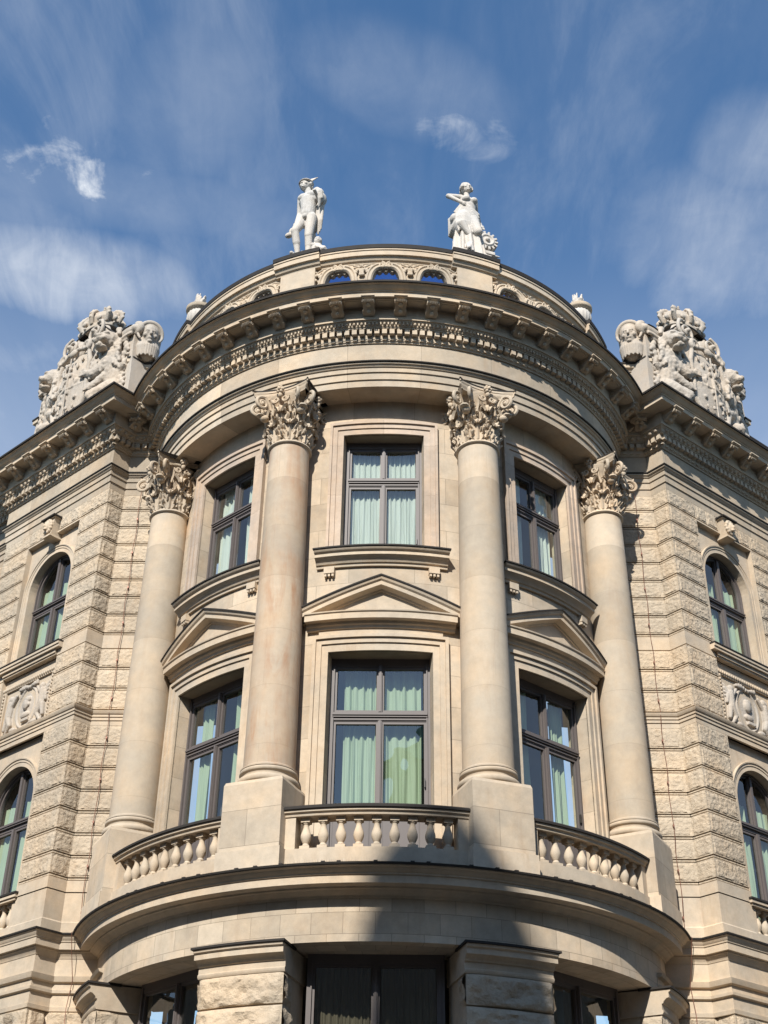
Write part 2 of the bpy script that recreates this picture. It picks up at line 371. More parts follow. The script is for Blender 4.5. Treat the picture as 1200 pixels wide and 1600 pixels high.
def with_mat(me, *ms):
    me.materials.clear()
    for m in ms: me.materials.append(MATS[m])
    return me
def solid(mb, t):
    """give thin leaf sheets a thickness; returns an MB"""
    me = bpy.data.meshes.new('leaf'); me.from_pydata(mb.v, [], mb.f); o = bpy.data.objects.new('leaf', me); COL.objects.link(o)
    q = o.modifiers.new('s', 'SOLIDIFY'); q.thickness = t; q.offset = 0
    e = o.evaluated_get(bpy.context.evaluated_depsgraph_get()).to_mesh(); r = MB(); r.add([tuple(v.co) for v in e.vertices], [tuple(p.vertices) for p in e.polygons])
    bpy.data.objects.remove(o); return r
def polar(a, r, z=0.): return (r*math.sin(R_(a)), -r*math.cos(R_(a)), z)
def facing(a, r, z=0.): return Matrix.Translation(polar(a, r, z)) @ Matrix.Rotation(R_(a), 4, 'Z')   # local -y looks outwards
def spiral(c, r0, r1, turns, t0=0., n=26, sgn=1, plane='xz'):
    out = []
    for i in range(n):
        k = i/(n-1); r = r0+(r1-r0)*k**.8; t = t0+sgn*2*math.pi*turns*k
        out.append((c[0]+r*math.cos(t), c[1], c[2]+r*math.sin(t)) if plane == 'xz' else (c[0], c[1]+r*math.cos(t), c[2]+r*math.sin(t)))
    return out

# ------------------------------------------------------------------ ground and street
def ground():
    mb = MB(); mb.grid([[(-1500, -1500, -1.63), (1500, -1500, -1.63)], [(-1500, 1500, -1.63), (1500, 1500, -1.63)]])
    o = part('road', mb, 'asphalt'); o['kind'] = 'structure'
    mb = MB(); mb.arcbox(-110, 110, -1.75, -1.5, 3, 9.5)
    o = part('pavement', mb, 'paving'); o['kind'] = 'structure'
ground()

# ================================================================== THE BUILDING
ZB = -1.6
B = thing('corner_building', 'cream sandstone corner building with a round columned front and two rusticated wings', 'building', (0, 0, ZB))
WINC = (-41.6, 0., 41.6); COLA = (-62.4, -20.9, 20.9, 62.4)
RW, RF = 4.97, 4.70

def cyl_wall():
    mb = MB(); AE = 82
    holes = []
    for c in WINC:
        holes.append((c-11.0, c+11.0, 6.72, 10.95)); holes.append((c-9.3, c+9.3, 13.1, 15.86))
    ab = sorted({-AE, AE} | {h[0] for h in holes} | {h[1] for h in holes}); zb = sorted({6.5, 16.85} | {h[2] for h in holes} | {h[3] for h in holes})
    aa = []
    for a, b in zip(ab, ab[1:]):
        n = max(1, int(math.ceil((b-a)/1.75))); aa += [a+(b-a)*i/n for i in range(n)]
    aa.append(ab[-1])
    for z0, z1 in zip(zb, zb[1:]):
        for a0, a1 in zip(aa, aa[1:]):
            m = (a0+a1)/2; zm = (z0+z1)/2
            if any(h[0] < m < h[1] and h[2] < zm < h[3] for h in holes): continue
            mb.add([polar(a0, RW, z0), polar(a1, RW, z0), polar(a1, RW, z1), polar(a0, RW, z1)], [(0, 1, 2, 3)],
                   [(R_(a)*RW, z) for a, z in ((a0, z0), (a1, z0), (a1, z1), (a0, z1))])
    for (a0, a1, z0, z1) in holes:
        ri = 4.52
        for a, fl in ((a0, False), (a1, True)):
            q = [polar(a, RW, z0), polar(a, RW, z1), polar(a, ri, z1), polar(a, ri, z0)]
            mb.add(q if not fl else q[::-1], [(0, 1, 2, 3)], [(0, z0), (0, z1), (.4, z1), (.4, z0)])
        n = 10
        for i in range(n):
            p, q = a0+(a1-a0)*i/n, a0+(a1-a0)*(i+1)/n
            mb.add([polar(p, RW, z1), polar(q, RW, z1), polar(q, ri, z1), polar(p, ri, z1)], [(3, 2, 1, 0)])
            mb.add([polar(p, RW, z0), polar(q, RW, z0), polar(q, ri, z0), polar(p, ri, z0)], [(0, 1, 2, 3)])
    return mb
part('rotunda_wall', cyl_wall(), 'sandstone_ashlar', B)
def lining():
    mb = MB(); mb.arcbox(-100, 100, -1.5, 18.4, 3.4, 3.5, 5)
    for z in (5.9, 12.0, 16.9): mb.arcbox(-100, 100, z, z+.3, 3.6, 4.62, 5)
    return mb
part('interior_wall', lining(), 'interior_plaster', B)

# --- window surrounds, sills, pediments
def surround(c, half, layers, zb, zt):
    """layers: (inner offset deg, outer offset deg, inner offset m, outer offset m, radius)"""
    mb = MB()
    for (i0, o0, i1, o1, r) in layers:
        for s in (-1, 1):
            a, b = sorted((c+s*(half+i0), c+s*(half+o0))); mb.arcbox(a, b, zb, zt+i1, RW-.02, r)
        mb.arcbox(c-half-o0, c+half+o0, zt+i1, zt+o1, RW-.02, r)
    return mb
for c in WINC:
    part('window_surround', surround(c, 9.3, [(0, 1.4, 0, .13, 5.015), (1.4, 2.5, .13, .235, 5.04), (2.5, 3.1, .235, .30, 5.075)], 13.08, 15.86), 'sandstone_pink', B)
    part('window_surround', surround(c, 11.0, [(0, 1.4, 0, .15, 5.015), (1.4, 2.5, .15, .25, 5.045), (2.5, 3.2, .25, .31, 5.085)], 6.72, 10.95), 'sandstone', B)
    mb = MB()
    mb.arcsweep([(4.95, 12.74), (5.02, 12.74), (5.03, 12.79), (5.06, 12.80), (5.09, 12.86), (5.17, 12.91), (5.17, 12.98), (5.21, 13.0), (5.23, 13.045), (4.95, 13.07)], c-14.4, c+14.4)
    for s in (-1, 1):
        a = c+s*11.4; mb.arcbox(a-1.15, a+1.15, 12.60, 12.74, 4.95, 5.07)
        for k in (-.8, 0, .8): mb.arcbox(a+k-.24, a+k+.24, 12.54, 12.60, 4.95, 5.055)
    sl = part('window_sill', mb, 'sandstone', B)
    mb = MB(); mb.arcbox(c-14.6, c+14.6, 13.055, 13.085, 4.96, 5.25); part('flashing', mb, 'flashing', sl)
    # pediment over the lower window
    pd = MB(); H = 16.7; rise = .60
    pd.arcbox(c-13.2, c+13.2, 11.26, 11.42, 4.95, 5.01)
    pd.arcsweep([(4.95, 11.40), (5.04, 11.40), (5.05, 11.45), (5.085, 11.47), (5.10, 11.52), (5.20, 11.525), (5.20, 11.64), (5.225, 11.66), (5.23, 11.685), (4.95, 11.72)], c-H+.9, c+H-.9)
    zf = lambda t: rise*(1-abs(t-c)/H)
    pd.arcsweep([(4.95, 11.56), (5.05, 11.56), (5.06, 11.60), (5.10, 11.62), (5.20, 11.625), (5.20, 11.70), (5.235, 11.73), (5.26, 11.79), (4.95, 11.80)], c-H, c+H, .8, True, zf)
    n = 24; A = [c-H+1.2+(2*H-2.4)*i/n for i in range(n+1)]
    pd.grid([[polar(t, 5.025, 11.6) for t in A], [polar(t, 5.025, 11.63+zf(t)) for t in A]])
    po = part('pediment', pd, 'sandstone', B, smooth=25)
    mb = MB(); mb.arcsweep([(4.96, 11.803), (5.275, 11.785), (5.275, 11.815), (4.96, 11.835)], c-H-.25, c+H+.25, .8, True, zf); part('flashing', mb, 'flashing', po, smooth=25)

# --- columns
def ring_path(f, n): return [f(i/(n-1)) for i in range(n)]
def leaf(r0, z0, h, out, w, ang):
    """acanthus leaf: ribbed sheet with deeply lobed edges, its tip curling outwards"""
    sh = MB(); n = 22; m = 9; P = []
    for i in range(n):
        t = i/(n-1)
        if t < .74: k = t/.74; r = r0+.015*k+.03*k*k; z = z0+h*.93*k
        else:
            k = (t-.74)/.26; r = r0+.045+out*math.sin(k*math.pi*.62); z = z0+h*(.93+.08*math.sin(k*math.pi*.9))-h*.17*k*k
        ww = w*(.80+.25*math.sin(min(1, t*1.15)*math.pi*.62))*(1 if t < .78 else 1-.7*((t-.78)/.22)**1.4)
        lob = .5+.5*math.cos(t*math.pi*2*4.2); row = []
        for j in range(m):
            u = j/(m-1)*2-1; e = abs(u); a = ang+u*ww*(1-.30*lob*(e > .6))/2/r0
            rr = r+.022*math.cos(u*math.pi*3)-.02*e+.03*(1-lob)*(e > .7)*(t > .12); row.append((rr*math.sin(a), -rr*math.cos(a), z+.02*(1-lob)*(e > .7)))
        P.append(row)
    sh.grid(P); return sh
def capital():
    mb = MB()
    mb.revolve([(.40, -.09), (.425, -.085), (.445, -.055), (.43, -.02), (.41, -.012), (.41, .0)], 36)
    mb.revolve([(.385, -.02), (.385, .5), (.40, .75), (.45, .95), (.55, 1.07), (.55, 1.1)], 28)
    lv = MB()
    for k in range(8):
        lv.append(leaf(.41, .0, .42, .085, .31, math.pi*2*k/8+math.pi/8)); lv.append(leaf(.405, .06, .72, .12, .29, math.pi*2*k/8))
    mb.append(solid(lv, .026))
    rr = random.Random(12)
    for k in range(150):          # small curled leaflets that fill the gaps
        a = rr.uniform(0, 2*math.pi); z = rr.uniform(.08, .86); r = .425+.10*(z > .6)*(z-.6)/.3+.03*rr.random(); c = (r*math.sin(a), -r*math.cos(a), z)
        d = (c[0]*(1.09+.05*rr.random()), c[1]*(1.09+.05*rr.random()), z+.05); mb.capsule(c, d, .026, .018, 6)
    for k in range(4):
        for s in (-1, 1):
            Mx = Matrix.Rotation(math.pi/4+k*math.pi/2+s*.20, 4, 'Z')
            v = MB(); st = [(0, -.43, .55), (0, -.47, .75), (0, -.56, .95), (0, -.66, 1.07)]
            sp = [(0, -p[0], p[2]) for p in spiral((.70, 0, .90), .165, .035, 1.6, R_(110), 30, -1)]
            v.tube(st+sp, [.03, .035, .04, .042]+[.042-.022*i/30 for i in range(30)], 7)
            v.ell((0, -.70, .90), (.045, .05, .05), None, 8, 5)
            mb.append(v, Mx)
            # inner helices on the face
            Mf = Matrix.Rotation(k*math.pi/2, 4, 'Z'); v = MB()
            v.tube([(s*.20, -.46, .62), (s*.17, -.49, .80)]+spiral((s*.10, -.55, .93), .085, .02, 1.4, R_(180 if s < 0 else 0)+.5*s, 20, -s), [.028]*2+[.03-.014*i/20 for i in range(20)], 6)
            mb.append(v, Mf)
        Mf = Matrix.Rotation(k*math.pi/2, 4, 'Z'); v = MB()
        for q in range(6):
            t = q*math.pi/3; v.ell((.055*math.cos(t), -.60, 1.14+.055*math.sin(t)), (.04, .05, .04), None, 7, 5)
        v.ell((0, -.63, 1.14), (.04, .05, .04), None, 8, 5); v.ell((0, -.57, 1.02), (.05, .06, .07), None, 8, 5)
        mb.append(v, Mf)
        # leaf rolls hanging under the corner volutes
        Mx = Matrix.Rotation(math.pi/4+k*math.pi/2, 4, 'Z'); v = MB(); v.ell((0, -.66, .69), (.10, .10, .05), None, 8, 5); v.ell((0, -.58, .64), (.09, .1, .08), None, 8, 5); mb.append(v, Mx)
    ab = abacus([(.90, 1.06), (.91, 1.10), (.95, 1.12), (.97, 1.16), (.97, 1.19), (1.0, 1.20), (1.0, 1.245)])
    mb.append(ab); return mb
def abacus(layers):
    out = MB(); P = []
    for (k, z) in layers:
        row = []
        for q in range(4):
            a = math.pi/4+q*math.pi/2
            for i in range(13):
                u = -1+2*i/12; x = u*.62; y = -.60+.13*(1-u*u)
                if abs(u) == 1: pass
                v = Matrix.Rotation(q*math.pi/2, 3, 'Z') @ Vector((x, y, 0)); row.append((v.x*k, v.y*k, z))
        P.append(row)
    out.grid(P, None, False, True); n = len(P[0]); out.add(P[0], [tuple(range(n))[::-1]]); out.add(P[-1], [tuple(range(n))]); return out
cap_me = capital().mesh('capital', 'sandstone', 50)
cf = MB(); cf.append(abacus([(1.015, 1.247), (1.02, 1.275)])); capf_me = cf.mesh('flashing', 'flashing')
sh = MB(); prof = []
for i in range(17):
    t = i/16; prof.append((.452-.054*t**1.6-.004*math.sin(t*math.pi), 8.62+(15.37-8.62)*t))
prof = [(.50, 8.56), (.50, 8.585), (.475, 8.60)]+prof+[(.402, 15.40), (.415, 15.42)]
sh.revolve(prof, 48); sh_m = {k: sh.mesh('shaft', k) for k in ('sandstone_drum', 'sandstone_rusty')}
bs = MB(); bs.revolve([(.53, 8.28)]+[(.50+.045*math.cos(t), 8.345+.06*math.sin(t)) for t in np.linspace(-1.5, 1.5, 9)]+[(.475, 8.41), (.465, 8.44), (.475, 8.47)]+[(.48+.03*math.cos(t), 8.515+.04*math.sin(t)) for t in np.linspace(-1.5, 1.5, 7)]+[(.46, 8.57)], 48)
base_me = bs.mesh('column_base', 'sandstone')
pdm = MB(); pdm.box((0, -.02, 7.64), (1.10, 1.06, 1.16)); pdm.box((0, -.02, 8.25), (1.10, 1.06, .06), 0, .96); pdm.box((0, -.02, 6.88), (1.17, 1.15, .36)); ped_me = pdm.mesh('pedestal', 'sandstone_ashlar')
for i, a in enumerate(COLA):
    M = facing(a, 5.3)
    c = part('column', sh_m['sandstone_rusty' if i == 1 else 'sandstone_drum'], None, B, M) if False else put('column', sh_m['sandstone_rusty' if i == 1 else 'sandstone_drum'], B, M)
    k = put('capital', cap_me, c, M @ Matrix.Translation((0, 0, 15.46))); put('flashing', capf_me, c, M @ Matrix.Translation((0, 0, 15.46)))
    put('column_base', base_me, c, M); put('pedestal', ped_me, c, M)
for s in (-1, 1):
    mb = MB(); a, b = sorted((s*66.5, s*75)); mb.arcbox(a, b, 6.7, 15.5, 4.9, 5.14); mb.arcbox(a-.6, b+.6, 15.5, 15.56, 4.9, 5.18)
    mb.box((s*4.93, -1.45, 11.6), (.64, .50, 9.9)); mb.box((s*4.93, -1.45, 16.6), (.74, .60, .2))
    p_ = part('pilaster', mb, 'sandstone', B)
    lv = MB()
    for k in range(3):
        lf = leaf(.42, 15.56, .45, .12, .30, 0); lv.append(lf, facing(s*(67.4+k*3.3), 4.72)); lf = leaf(.42, 15.7, .68, .15, .30, 0); lv.append(lf, facing(s*(68.9+k*3.3), 4.72))
    cp = solid(lv, .03); cp.arcbox(a-.4, b+.4, 15.56, 16.5, 4.9, 5.12); cp.arcbox(a-2.5, b+2.5, 16.52, 16.70, 4.9, 5.36); part('capital', cp, 'sandstone', p_)

# --- entablature of the rotunda
AE = 84
mb = MB(); mb.arcsweep([(4.9, 16.71), (5.49, 16.70), (5.49, 16.86), (5.52, 16.865), (5.52, 17.03), (5.55, 17.035), (5.55, 17.14), (5.575, 17.15), (5.60, 17.19), (5.625, 17.20), (5.63, 17.235), (5.4, 17.255)], -AE, AE)
ar = part('architrave', mb, 'sandstone_frieze', B, smooth=25)
mb = MB(); mb.arcsweep([(5.40, 17.262), (5.66, 17.238), (5.665, 17.262), (5.40, 17.30)], -AE, AE); part('flashing', mb, 'flashing', ar)
mb = MB(); mb.arcsweep([(5.59, 17.24), (5.59, 17.78)], -AE, AE, caps=False); part('frieze', mb, 'sandstone_frieze', B)
mb = MB()
CORN = [(5.40, 17.74), (5.62, 17.74), (5.63, 17.77), (5.645, 17.775), (5.655, 17.81), (5.665, 17.815), (5.67, 17.86), (5.67, 18.0), (5.78, 18.005), (5.78, 18.03), (5.80, 18.035), (5.82, 18.09), (5.865, 18.12), (5.865, 18.14), (5.90, 18.145), (5.90, 18.46), (5.93, 18.465),
        (6.25, 18.46), (6.25, 18.575), (6.27, 18.58), (6.275, 18.605), (6.295, 18.61), (6.33, 18.635), (6.37, 18.68), (6.41, 18.69), (6.41, 18.725), (5.2, 18.80)]
mb.arcsweep(CORN, -AE, AE)
DENT = 1.555
for k in range(-52, 53):                        # dentil row, egg row: ornament of this moulding
    a = k*DENT; mb.arcbox(a-.5, a+.5, 17.875, 17.992, 5.66, 5.775)
    mb.ell(polar(a, 5.83, 18.085), (.036, .036, .036), None, 6, 4)
    mb.arcbox(a+DENT/2-.14, a+DENT/2+.14, 18.05, 18.12, 5.78, 5.855)
    mb.arcbox(a-.42, a+.42, 17.785, 17.812, 5.63, 5.672)
cn = part('cornice', mb, 'sandstone', B, smooth=30)
mb = MB(); mb.arcsweep([(5.2, 18.79), (6.40, 18.712), (6.44, 18.70), (6.445, 18.745), (5.2, 18.85)], -AE, AE); part('flashing', mb, 'flashing', cn)
def modillion():
    mb = MB(); w = .115            # local: wall at y=0, front at -y, top at z=0
    side = [(0, 0), (-.37, 0), (-.37, -.055), (-.35, -.06), (-.35, -.085), (-.335, -.10), (-.30, -.115), (-.265, -.10), (-.24, -.095), (-.20, -.12), (-.13, -.17), (-.06, -.225), (-.015, -.235), (0, -.20)]
    n = len(side); V = [(-w, y, z) for y, z in side]+[(w, y, z) for y, z in side]
    mb.add(V, [tuple(range(n)), tuple(range(2*n-1, n-1, -1))]+[(i, (i+1) % n, (i+1) % n+n, i+n)[::-1] for i in range(n)])
    mb.box((0, -.20, -.014), (w*2+.05, .44, .028)); mb.box((0, -.195, -.036), (w*2+.025, .40, .016))
    for s in (-1, 1):
        mb.tube(spiral((s*(w+.003), -.285, -.085), .055, .012, 1.5, 1.2, 16, 1, 'yz'), [.012]*16, 5); mb.tube(spiral((s*(w+.003), -.07, -.15), .07, .012, 1.5, 3.6, 16, 1, 'yz'), [.013]*16, 5)
    for k in range(5): mb.tube([(-.07+.035*k, -.345, -.075), (-.07+.035*k, -.375, -.10), (-.07+.035*k, -.345, -.13)], [.013, .018, .012], 5)
    mb.ell((0, -.235, -.125), (.055, .06, .045), None, 8, 5); mb.ell((0, -.11, -.205), (.045, .05, .05), None, 8, 5)
    return mb
mod_me = modillion().mesh('modillion', 'sandstone', 45)
MS = 6.22
for k in range(-12, 12):
    a = (k+.5)*MS; put('modillion', mod_me, cn, facing(a, 5.90, 18.46))
cof = MB(); cof.arcbox(-1.75, 1.75, 18.443, 18.4625, 5.97, 6.19); cof.arcbox(-1.35, 1.35, 18.434, 18.444, 6.01, 6.15); cof_me = cof.mesh('soffit_coffer', 'sandstone')
for k in range(-12, 13): put('soffit_coffer', cof_me, cn, Matrix.Rotation(R_(k*MS), 4, 'Z'))

# --- parapet with pierced arches, coping and pedestals
def parapet_bay(a0, a1, centres, half):
    ro, ri, zt, zb = 5.40, 5.285, 20.22, 18.72; zs, zc = 19.30, 20.05
    def low(a):
        for c in centres:
            u = (a-c)/half
            if abs(u) < 1:
                h = (1-abs(u)**3.2)**(1/3.2); return zs+(zc-zs)*h - .075*abs(math.cos(u*math.pi*2.5))*(h > .2)
        return zb
    A = set(np.linspace(a0, a1, int((a1-a0)/.5)+2))
    for c in centres:
        A |= set(np.linspace(c-half*.999, c+half*.999, 30)) | {c-half*1.001, c+half*1.001}
    A = sorted(a for a in A if a0 <= a <= a1); mb = MB()
    lo = [low(a) for a in A]
    for r, fl in ((ro, False), (ri, True)): mb.grid([[polar(a, r, z) for a, z in zip(A, lo)], [polar(a, r, zt) for a in A]], [[(R_(a)*r, z) for a, z in zip(A, lo)], [(R_(a)*r, zt) for a in A]], fl)
    mb.grid([[polar(a, ro, z) for a, z in zip(A, lo)], [polar(a, ri, z) for a, z in zip(A, lo)]], None, True)
    for c in centres:
        T = np.linspace(0, math.pi, 22)
        for k, (rr, dr, ex) in enumerate(((.055, .03, 1.06), (.03, .05, 1.24))):
            mb.tube([polar(c-math.copysign(abs(math.cos(t))**.62, math.cos(t))*half*ex, ro+dr, zs+(zc-zs)*abs(math.sin(t))**.62+(ex-1)*.42) for t in T], rr, 7)
        for s in (-1, 1):                        # paired scrolls at the crown
            F = facing(c+s*.95, ro+.06, 0); sp = [tuple(F @ Vector(p)) for p in spiral((0, 0, zc+.06), .085, .015, 1.5, R_(90), 20, s)]
            mb.tube(sp, [.03-.012*i/20 for i in range(20)], 6)
            F = facing(c+s*(half+1.35), ro+.05, 0)     # leaf spandrels
            for q in range(7):
                t = R_(-60+40*q); mb.ell(tuple(F @ Vector((.075*math.cos(t)*s, 0, zc-.12+.075*math.sin(t)))), (.05, .035, .045), None, 7, 5)
            for q in range(4):
                t = R_(45+90*q); mb.ell(tuple(F @ Vector((.095*math.cos(t), 0, zs+.16+.095*math.sin(t)))), (.075, .06, .075), None, 8, 5)
                mb.ell(tuple(F @ Vector((.16*math.cos(t), -.01, zs+.16+.16*math.sin(t)))), (.04, .04, .04), None, 6, 4)
            mb.ell(tuple(F @ Vector((0, -.04, zs+.16))), (.05, .05, .05), None, 8, 5)
            mb.tube([tuple(F @ Vector((-s*.13, 0, zc+.09))), tuple(F @ Vector((0, 0, zc+.02))), tuple(F @ Vector((s*.10, 0, zc+.10)))], .022, 6)
    return mb
COPE = [(5.2, 20.20), (5.41, 20.20), (5.42, 20.235), (5.46, 20.26), (5.49, 20.32), (5.50, 20.34), (5.54, 20.345), (5.54, 20.47), (5.56, 20.48), (5.56, 20.535), (5.2, 20.56)]
for a0, a1, cs in ((-16.6, 16.6, (-11.1, 0, 11.1)), (-57.6, -25.0, (-52.2, -41.3, -30.4)), (25.0, 57.6, (30.4, 41.3, 52.2)), (-84, -67, ()), (67, 84, ())):
    pb = part('parapet', parapet_bay(a0, a1, cs, 3.6), 'sandstone', B)
    mb = MB(); mb.arcsweep(COPE, a0-.3, a1+.3); co = part('coping', mb, 'sandstone', pb, smooth=25)
    mb = MB(); mb.arcsweep([(5.18, 20.58), (5.56, 20.525), (5.575, 20.525), (5.58, 20.63), (5.18, 20.68), (5.18, 20.58)], a0-.3, a1+.3); part('flashing', mb, 'flashing', co)
    if cs:
        mb = MB(); mb.arcbox(a0, a1, 18.8, 20.19, 5.262, 5.274); part('pane', mb, 'blue_glass', pb)
for a in (-62.4, -20.8, 20.8, 62.4):
    h = 4.35; mb = MB(); mb.arcbox(a-h, a+h, 18.72, 20.21, 4.9, 5.50)
    mb.arcsweep([(r+.085, z+.01) for r, z in COPE], a-h-1.25, a+h+1.25)
    pp = part('parapet_pedestal', mb, 'sandstone', B, smooth=25)
    mb = MB(); mb.arcsweep([(4.9, 20.60), (5.65, 20.54), (5.665, 20.54), (5.67, 20.645), (4.9, 20.70)], a-h-1.35, a+h+1.35); part('flashing', mb, 'flashing', pp)
mb = MB(); mb.revolve([(5.2, 18.74), (4.9, 18.95), (.01, 19.6)], 48); part('roof', mb, 'flashing', B)

# --- balcony ledge, frieze below, lower storey of the rotunda
LEDGE = [(5.35, 6.30), (5.47, 6.30), (5.48, 6.335), (5.52, 6.35), (5.58, 6.40), (5.62, 6.41), (5.63, 6.435), (5.80, 6.44), (5.80, 6.565), (5.825, 6.57), (5.83, 6.595), (5.86, 6.61), (5.90, 6.66), (5.95, 6.675), (5.95, 6.70), (4.6, 6.74)]
mb = MB(); mb.arcsweep(LEDGE, -AE, AE); lg = part('balcony_ledge', mb, 'sandstone', B, smooth=25)
mb = MB(); mb.arcsweep([(4.6, 6.745), (5.94, 6.69), (5.975, 6.69), (5.985, 6.72), (5.7, 6.745), (4.6, 6.76)], -AE, AE)
for k in range(-16, 17):
    a = k*4.7+1.3*math.sin(k*2.3); mb.arcbox(a-.3, a+.3, 6.72, 6.752, 5.86, 5.95)
part('flashing', mb, 'flashing', lg)
mb = MB()
for k in range(-430, 431):                       # bird spikes
    a = k*.18; z = 6.75; mb.add([polar(a, 5.72, z), polar(a+.035, 5.72, z), polar(a+.2*random.uniform(-1, 1), 5.72+random.uniform(-.05, .1), z+.14)], [(0, 1, 2)])
part('bird_spikes', mb, 'steel_wire', lg)
RL = 5.45
mb = MB(); mb.arcsweep([(4.55, 5.621), (RL, 5.62), (RL, 6.32)], -AE, AE, caps=False); part('lintel', mb, 'sandstone_voussoir', B, smooth=30)
PIERS = ((-30.0, -14.6), (14.6, 30.0), (-82, -60.5), (60.5, 82))
def rough_arc(mb, a0, a1, z0, z1, r, seed, amp=.055, res=.035):
    na = max(6, int(R_(a1-a0)*r/res)); A = np.linspace(a0, a1, na); Z = [z0, z0+.012, z0+.02]+list(np.linspace(z0+.035, z1-.02, max(5, int((z1-z0)/res))))+[z1-.008, z1]
    P = []
    for j, z in enumerate(Z):
        row = []
        for i, a in enumerate(A):
            x, y, _ = polar(a, r, z); edge = min(1, min(i, na-1-i)/2)*min(1, min(j-1, len(Z)-2-j)/3 if 1 <= j <= len(Z)-2 else 0)
            q = Vector((x*3.1+seed, y*3.1, z*4.2)); d = mnoise.fractal(q, .8, 2.1, 5)*.9+abs(mnoise.noise(q*2.3))*.5
            dd = -.05 if j <= 1 or j == len(Z)-1 else max(0, edge)*(amp*.7+amp*d)
            row.append(polar(a, r+dd, z))
        P.append(row)
    mb.grid(P)
for i, (a0, a1) in enumerate(PIERS):
    mb = MB(); rp = 5.58
    mb.arcbox(a0+.15, a1-.15, -1.6, 5.25, 4.6, rp-.04); mb.m = 1
    zs = [-.9, -.3, .36, .98, 1.6, 2.22, 2.84, 3.46, 4.08, 4.68, 5.17]
    for k in range(len(zs)-1): rough_arc(mb, a0, a1, zs[k], zs[k+1], rp, 11*k+37*i)
    for s, a in ((1, a0+.12), (-1, a1-.12)):          # rock face returns round the pier's sides
        for k in range(len(zs)-1):
            z0, z1 = zs[k], zs[k+1]; P = []
            for jz in range(14):
                z = z0+.02+(z1-z0-.03)*jz/13; row = []
                for ir in range(10):
                    r = 5.18+.40*ir/9; q = Vector((a*.7, r*5, z*4.3)); e = min(1, min(jz, 13-jz)/2, ir/2)
                    row.append(polar(a-s*e*(.35+.5*mnoise.fractal(q, .8, 2.1, 4)), r, z))
                P.append(row)
            mb.grid(P, None, s > 0)
    mb.m = 0
    mb.arcsweep([(4.6, 5.16), (5.60, 5.16), (5.62, 5.19), (5.62, 5.22), (5.60, 5.235), (5.60, 5.33), (5.63, 5.34), (5.64, 5.37), (5.70, 5.42), (5.74, 5.425), (5.74, 5.51), (5.775, 5.53), (5.785, 5.57), (4.6, 5.60)], a0-.25, a1+.25)
    pr = part('pier', mb, ['sandstone', 'sandstone_rough'], B, smooth=35)
    mb = MB(); mb.arcbox(a0-.6, a1+.6, 5.575, 5.61, 5.2, 5.81); part('flashing', mb, 'flashing', pr)
for s in (-1, 1):
    mb = MB(); a, b = sorted((s*64, s*84))
    mb.arcsweep([(5.3, 5.66), (5.49, 5.66), (5.52, 5.69), (5.52, 5.72), (5.46, 5.73), (5.46, 5.86), (5.53, 5.88), (5.56, 5.93), (5.3, 5.96)], a, b); part('string_course', mb, 'sandstone', B)
mb = MB()
for (a0, a1) in ((-60.5, -30.0), (-14.6, 14.6), (30.0, 60.5)): mb.arcbox(a0-.5, a1+.5, -1.6, .6, 4.7, 5.2)
part('plinth', mb, 'sandstone', B)

# --- balustrades on the ledge
bal = MB()
BP = [(0,0)]*3+[(.062, .075), (.066, .095), (.05, .11), (.046, .125), (.066, .16), (.084, .21), (.088, .245), (.083, .285), (.066, .335), (.05, .385), (.044, .425), (.05, .445), (.064, .455), (.064, .472), (.052, .48)]
bal.revolve(BP[3:], 20); bal.box((0, 0, .037), (.165, .165, .075)); bal.box((0, 0, .515), (.15, .15, .08)); bal.box((0, 0, .565), (.17, .17, .03))
bal_me = bal.mesh('baluster', 'sandstone', 35)
def balustrade(c):
    h = 15.6; mb = MB()
    mb.arcbox(c-h, c+h, 6.73, 7.05, 5.38, 5.72)
    for s in (-1, 1):
        a, b = sorted((c+s*13.55, c+s*15.55)); mb.arcbox(a, b, 7.05, 7.60, 5.40, 5.68)
    b = part('balustrade', mb, 'sandstone', B)
    mb = MB(); mb.arcsweep([(5.36, 7.62), (5.36, 7.60), (5.70, 7.60), (5.71, 7.64), (5.745, 7.66), (5.75, 7.70), (5.36, 7.71)], c-16.0, c+16.0); rl = part('handrail', mb, 'sandstone', b, smooth=30)
    mb = MB(); mb.arcsweep([(5.33, 7.715), (5.765, 7.70), (5.78, 7.705), (5.78, 7.74), (5.73, 7.775), (5.36, 7.775), (5.33, 7.75)], c-16.3, c+16.3); part('flashing', mb, 'flashing', rl)
    for k in range(-4, 5): put('baluster', bal_me, b, facing(c+k*3.02, 5.55, 7.05))
for c in WINC: balustrade(c)

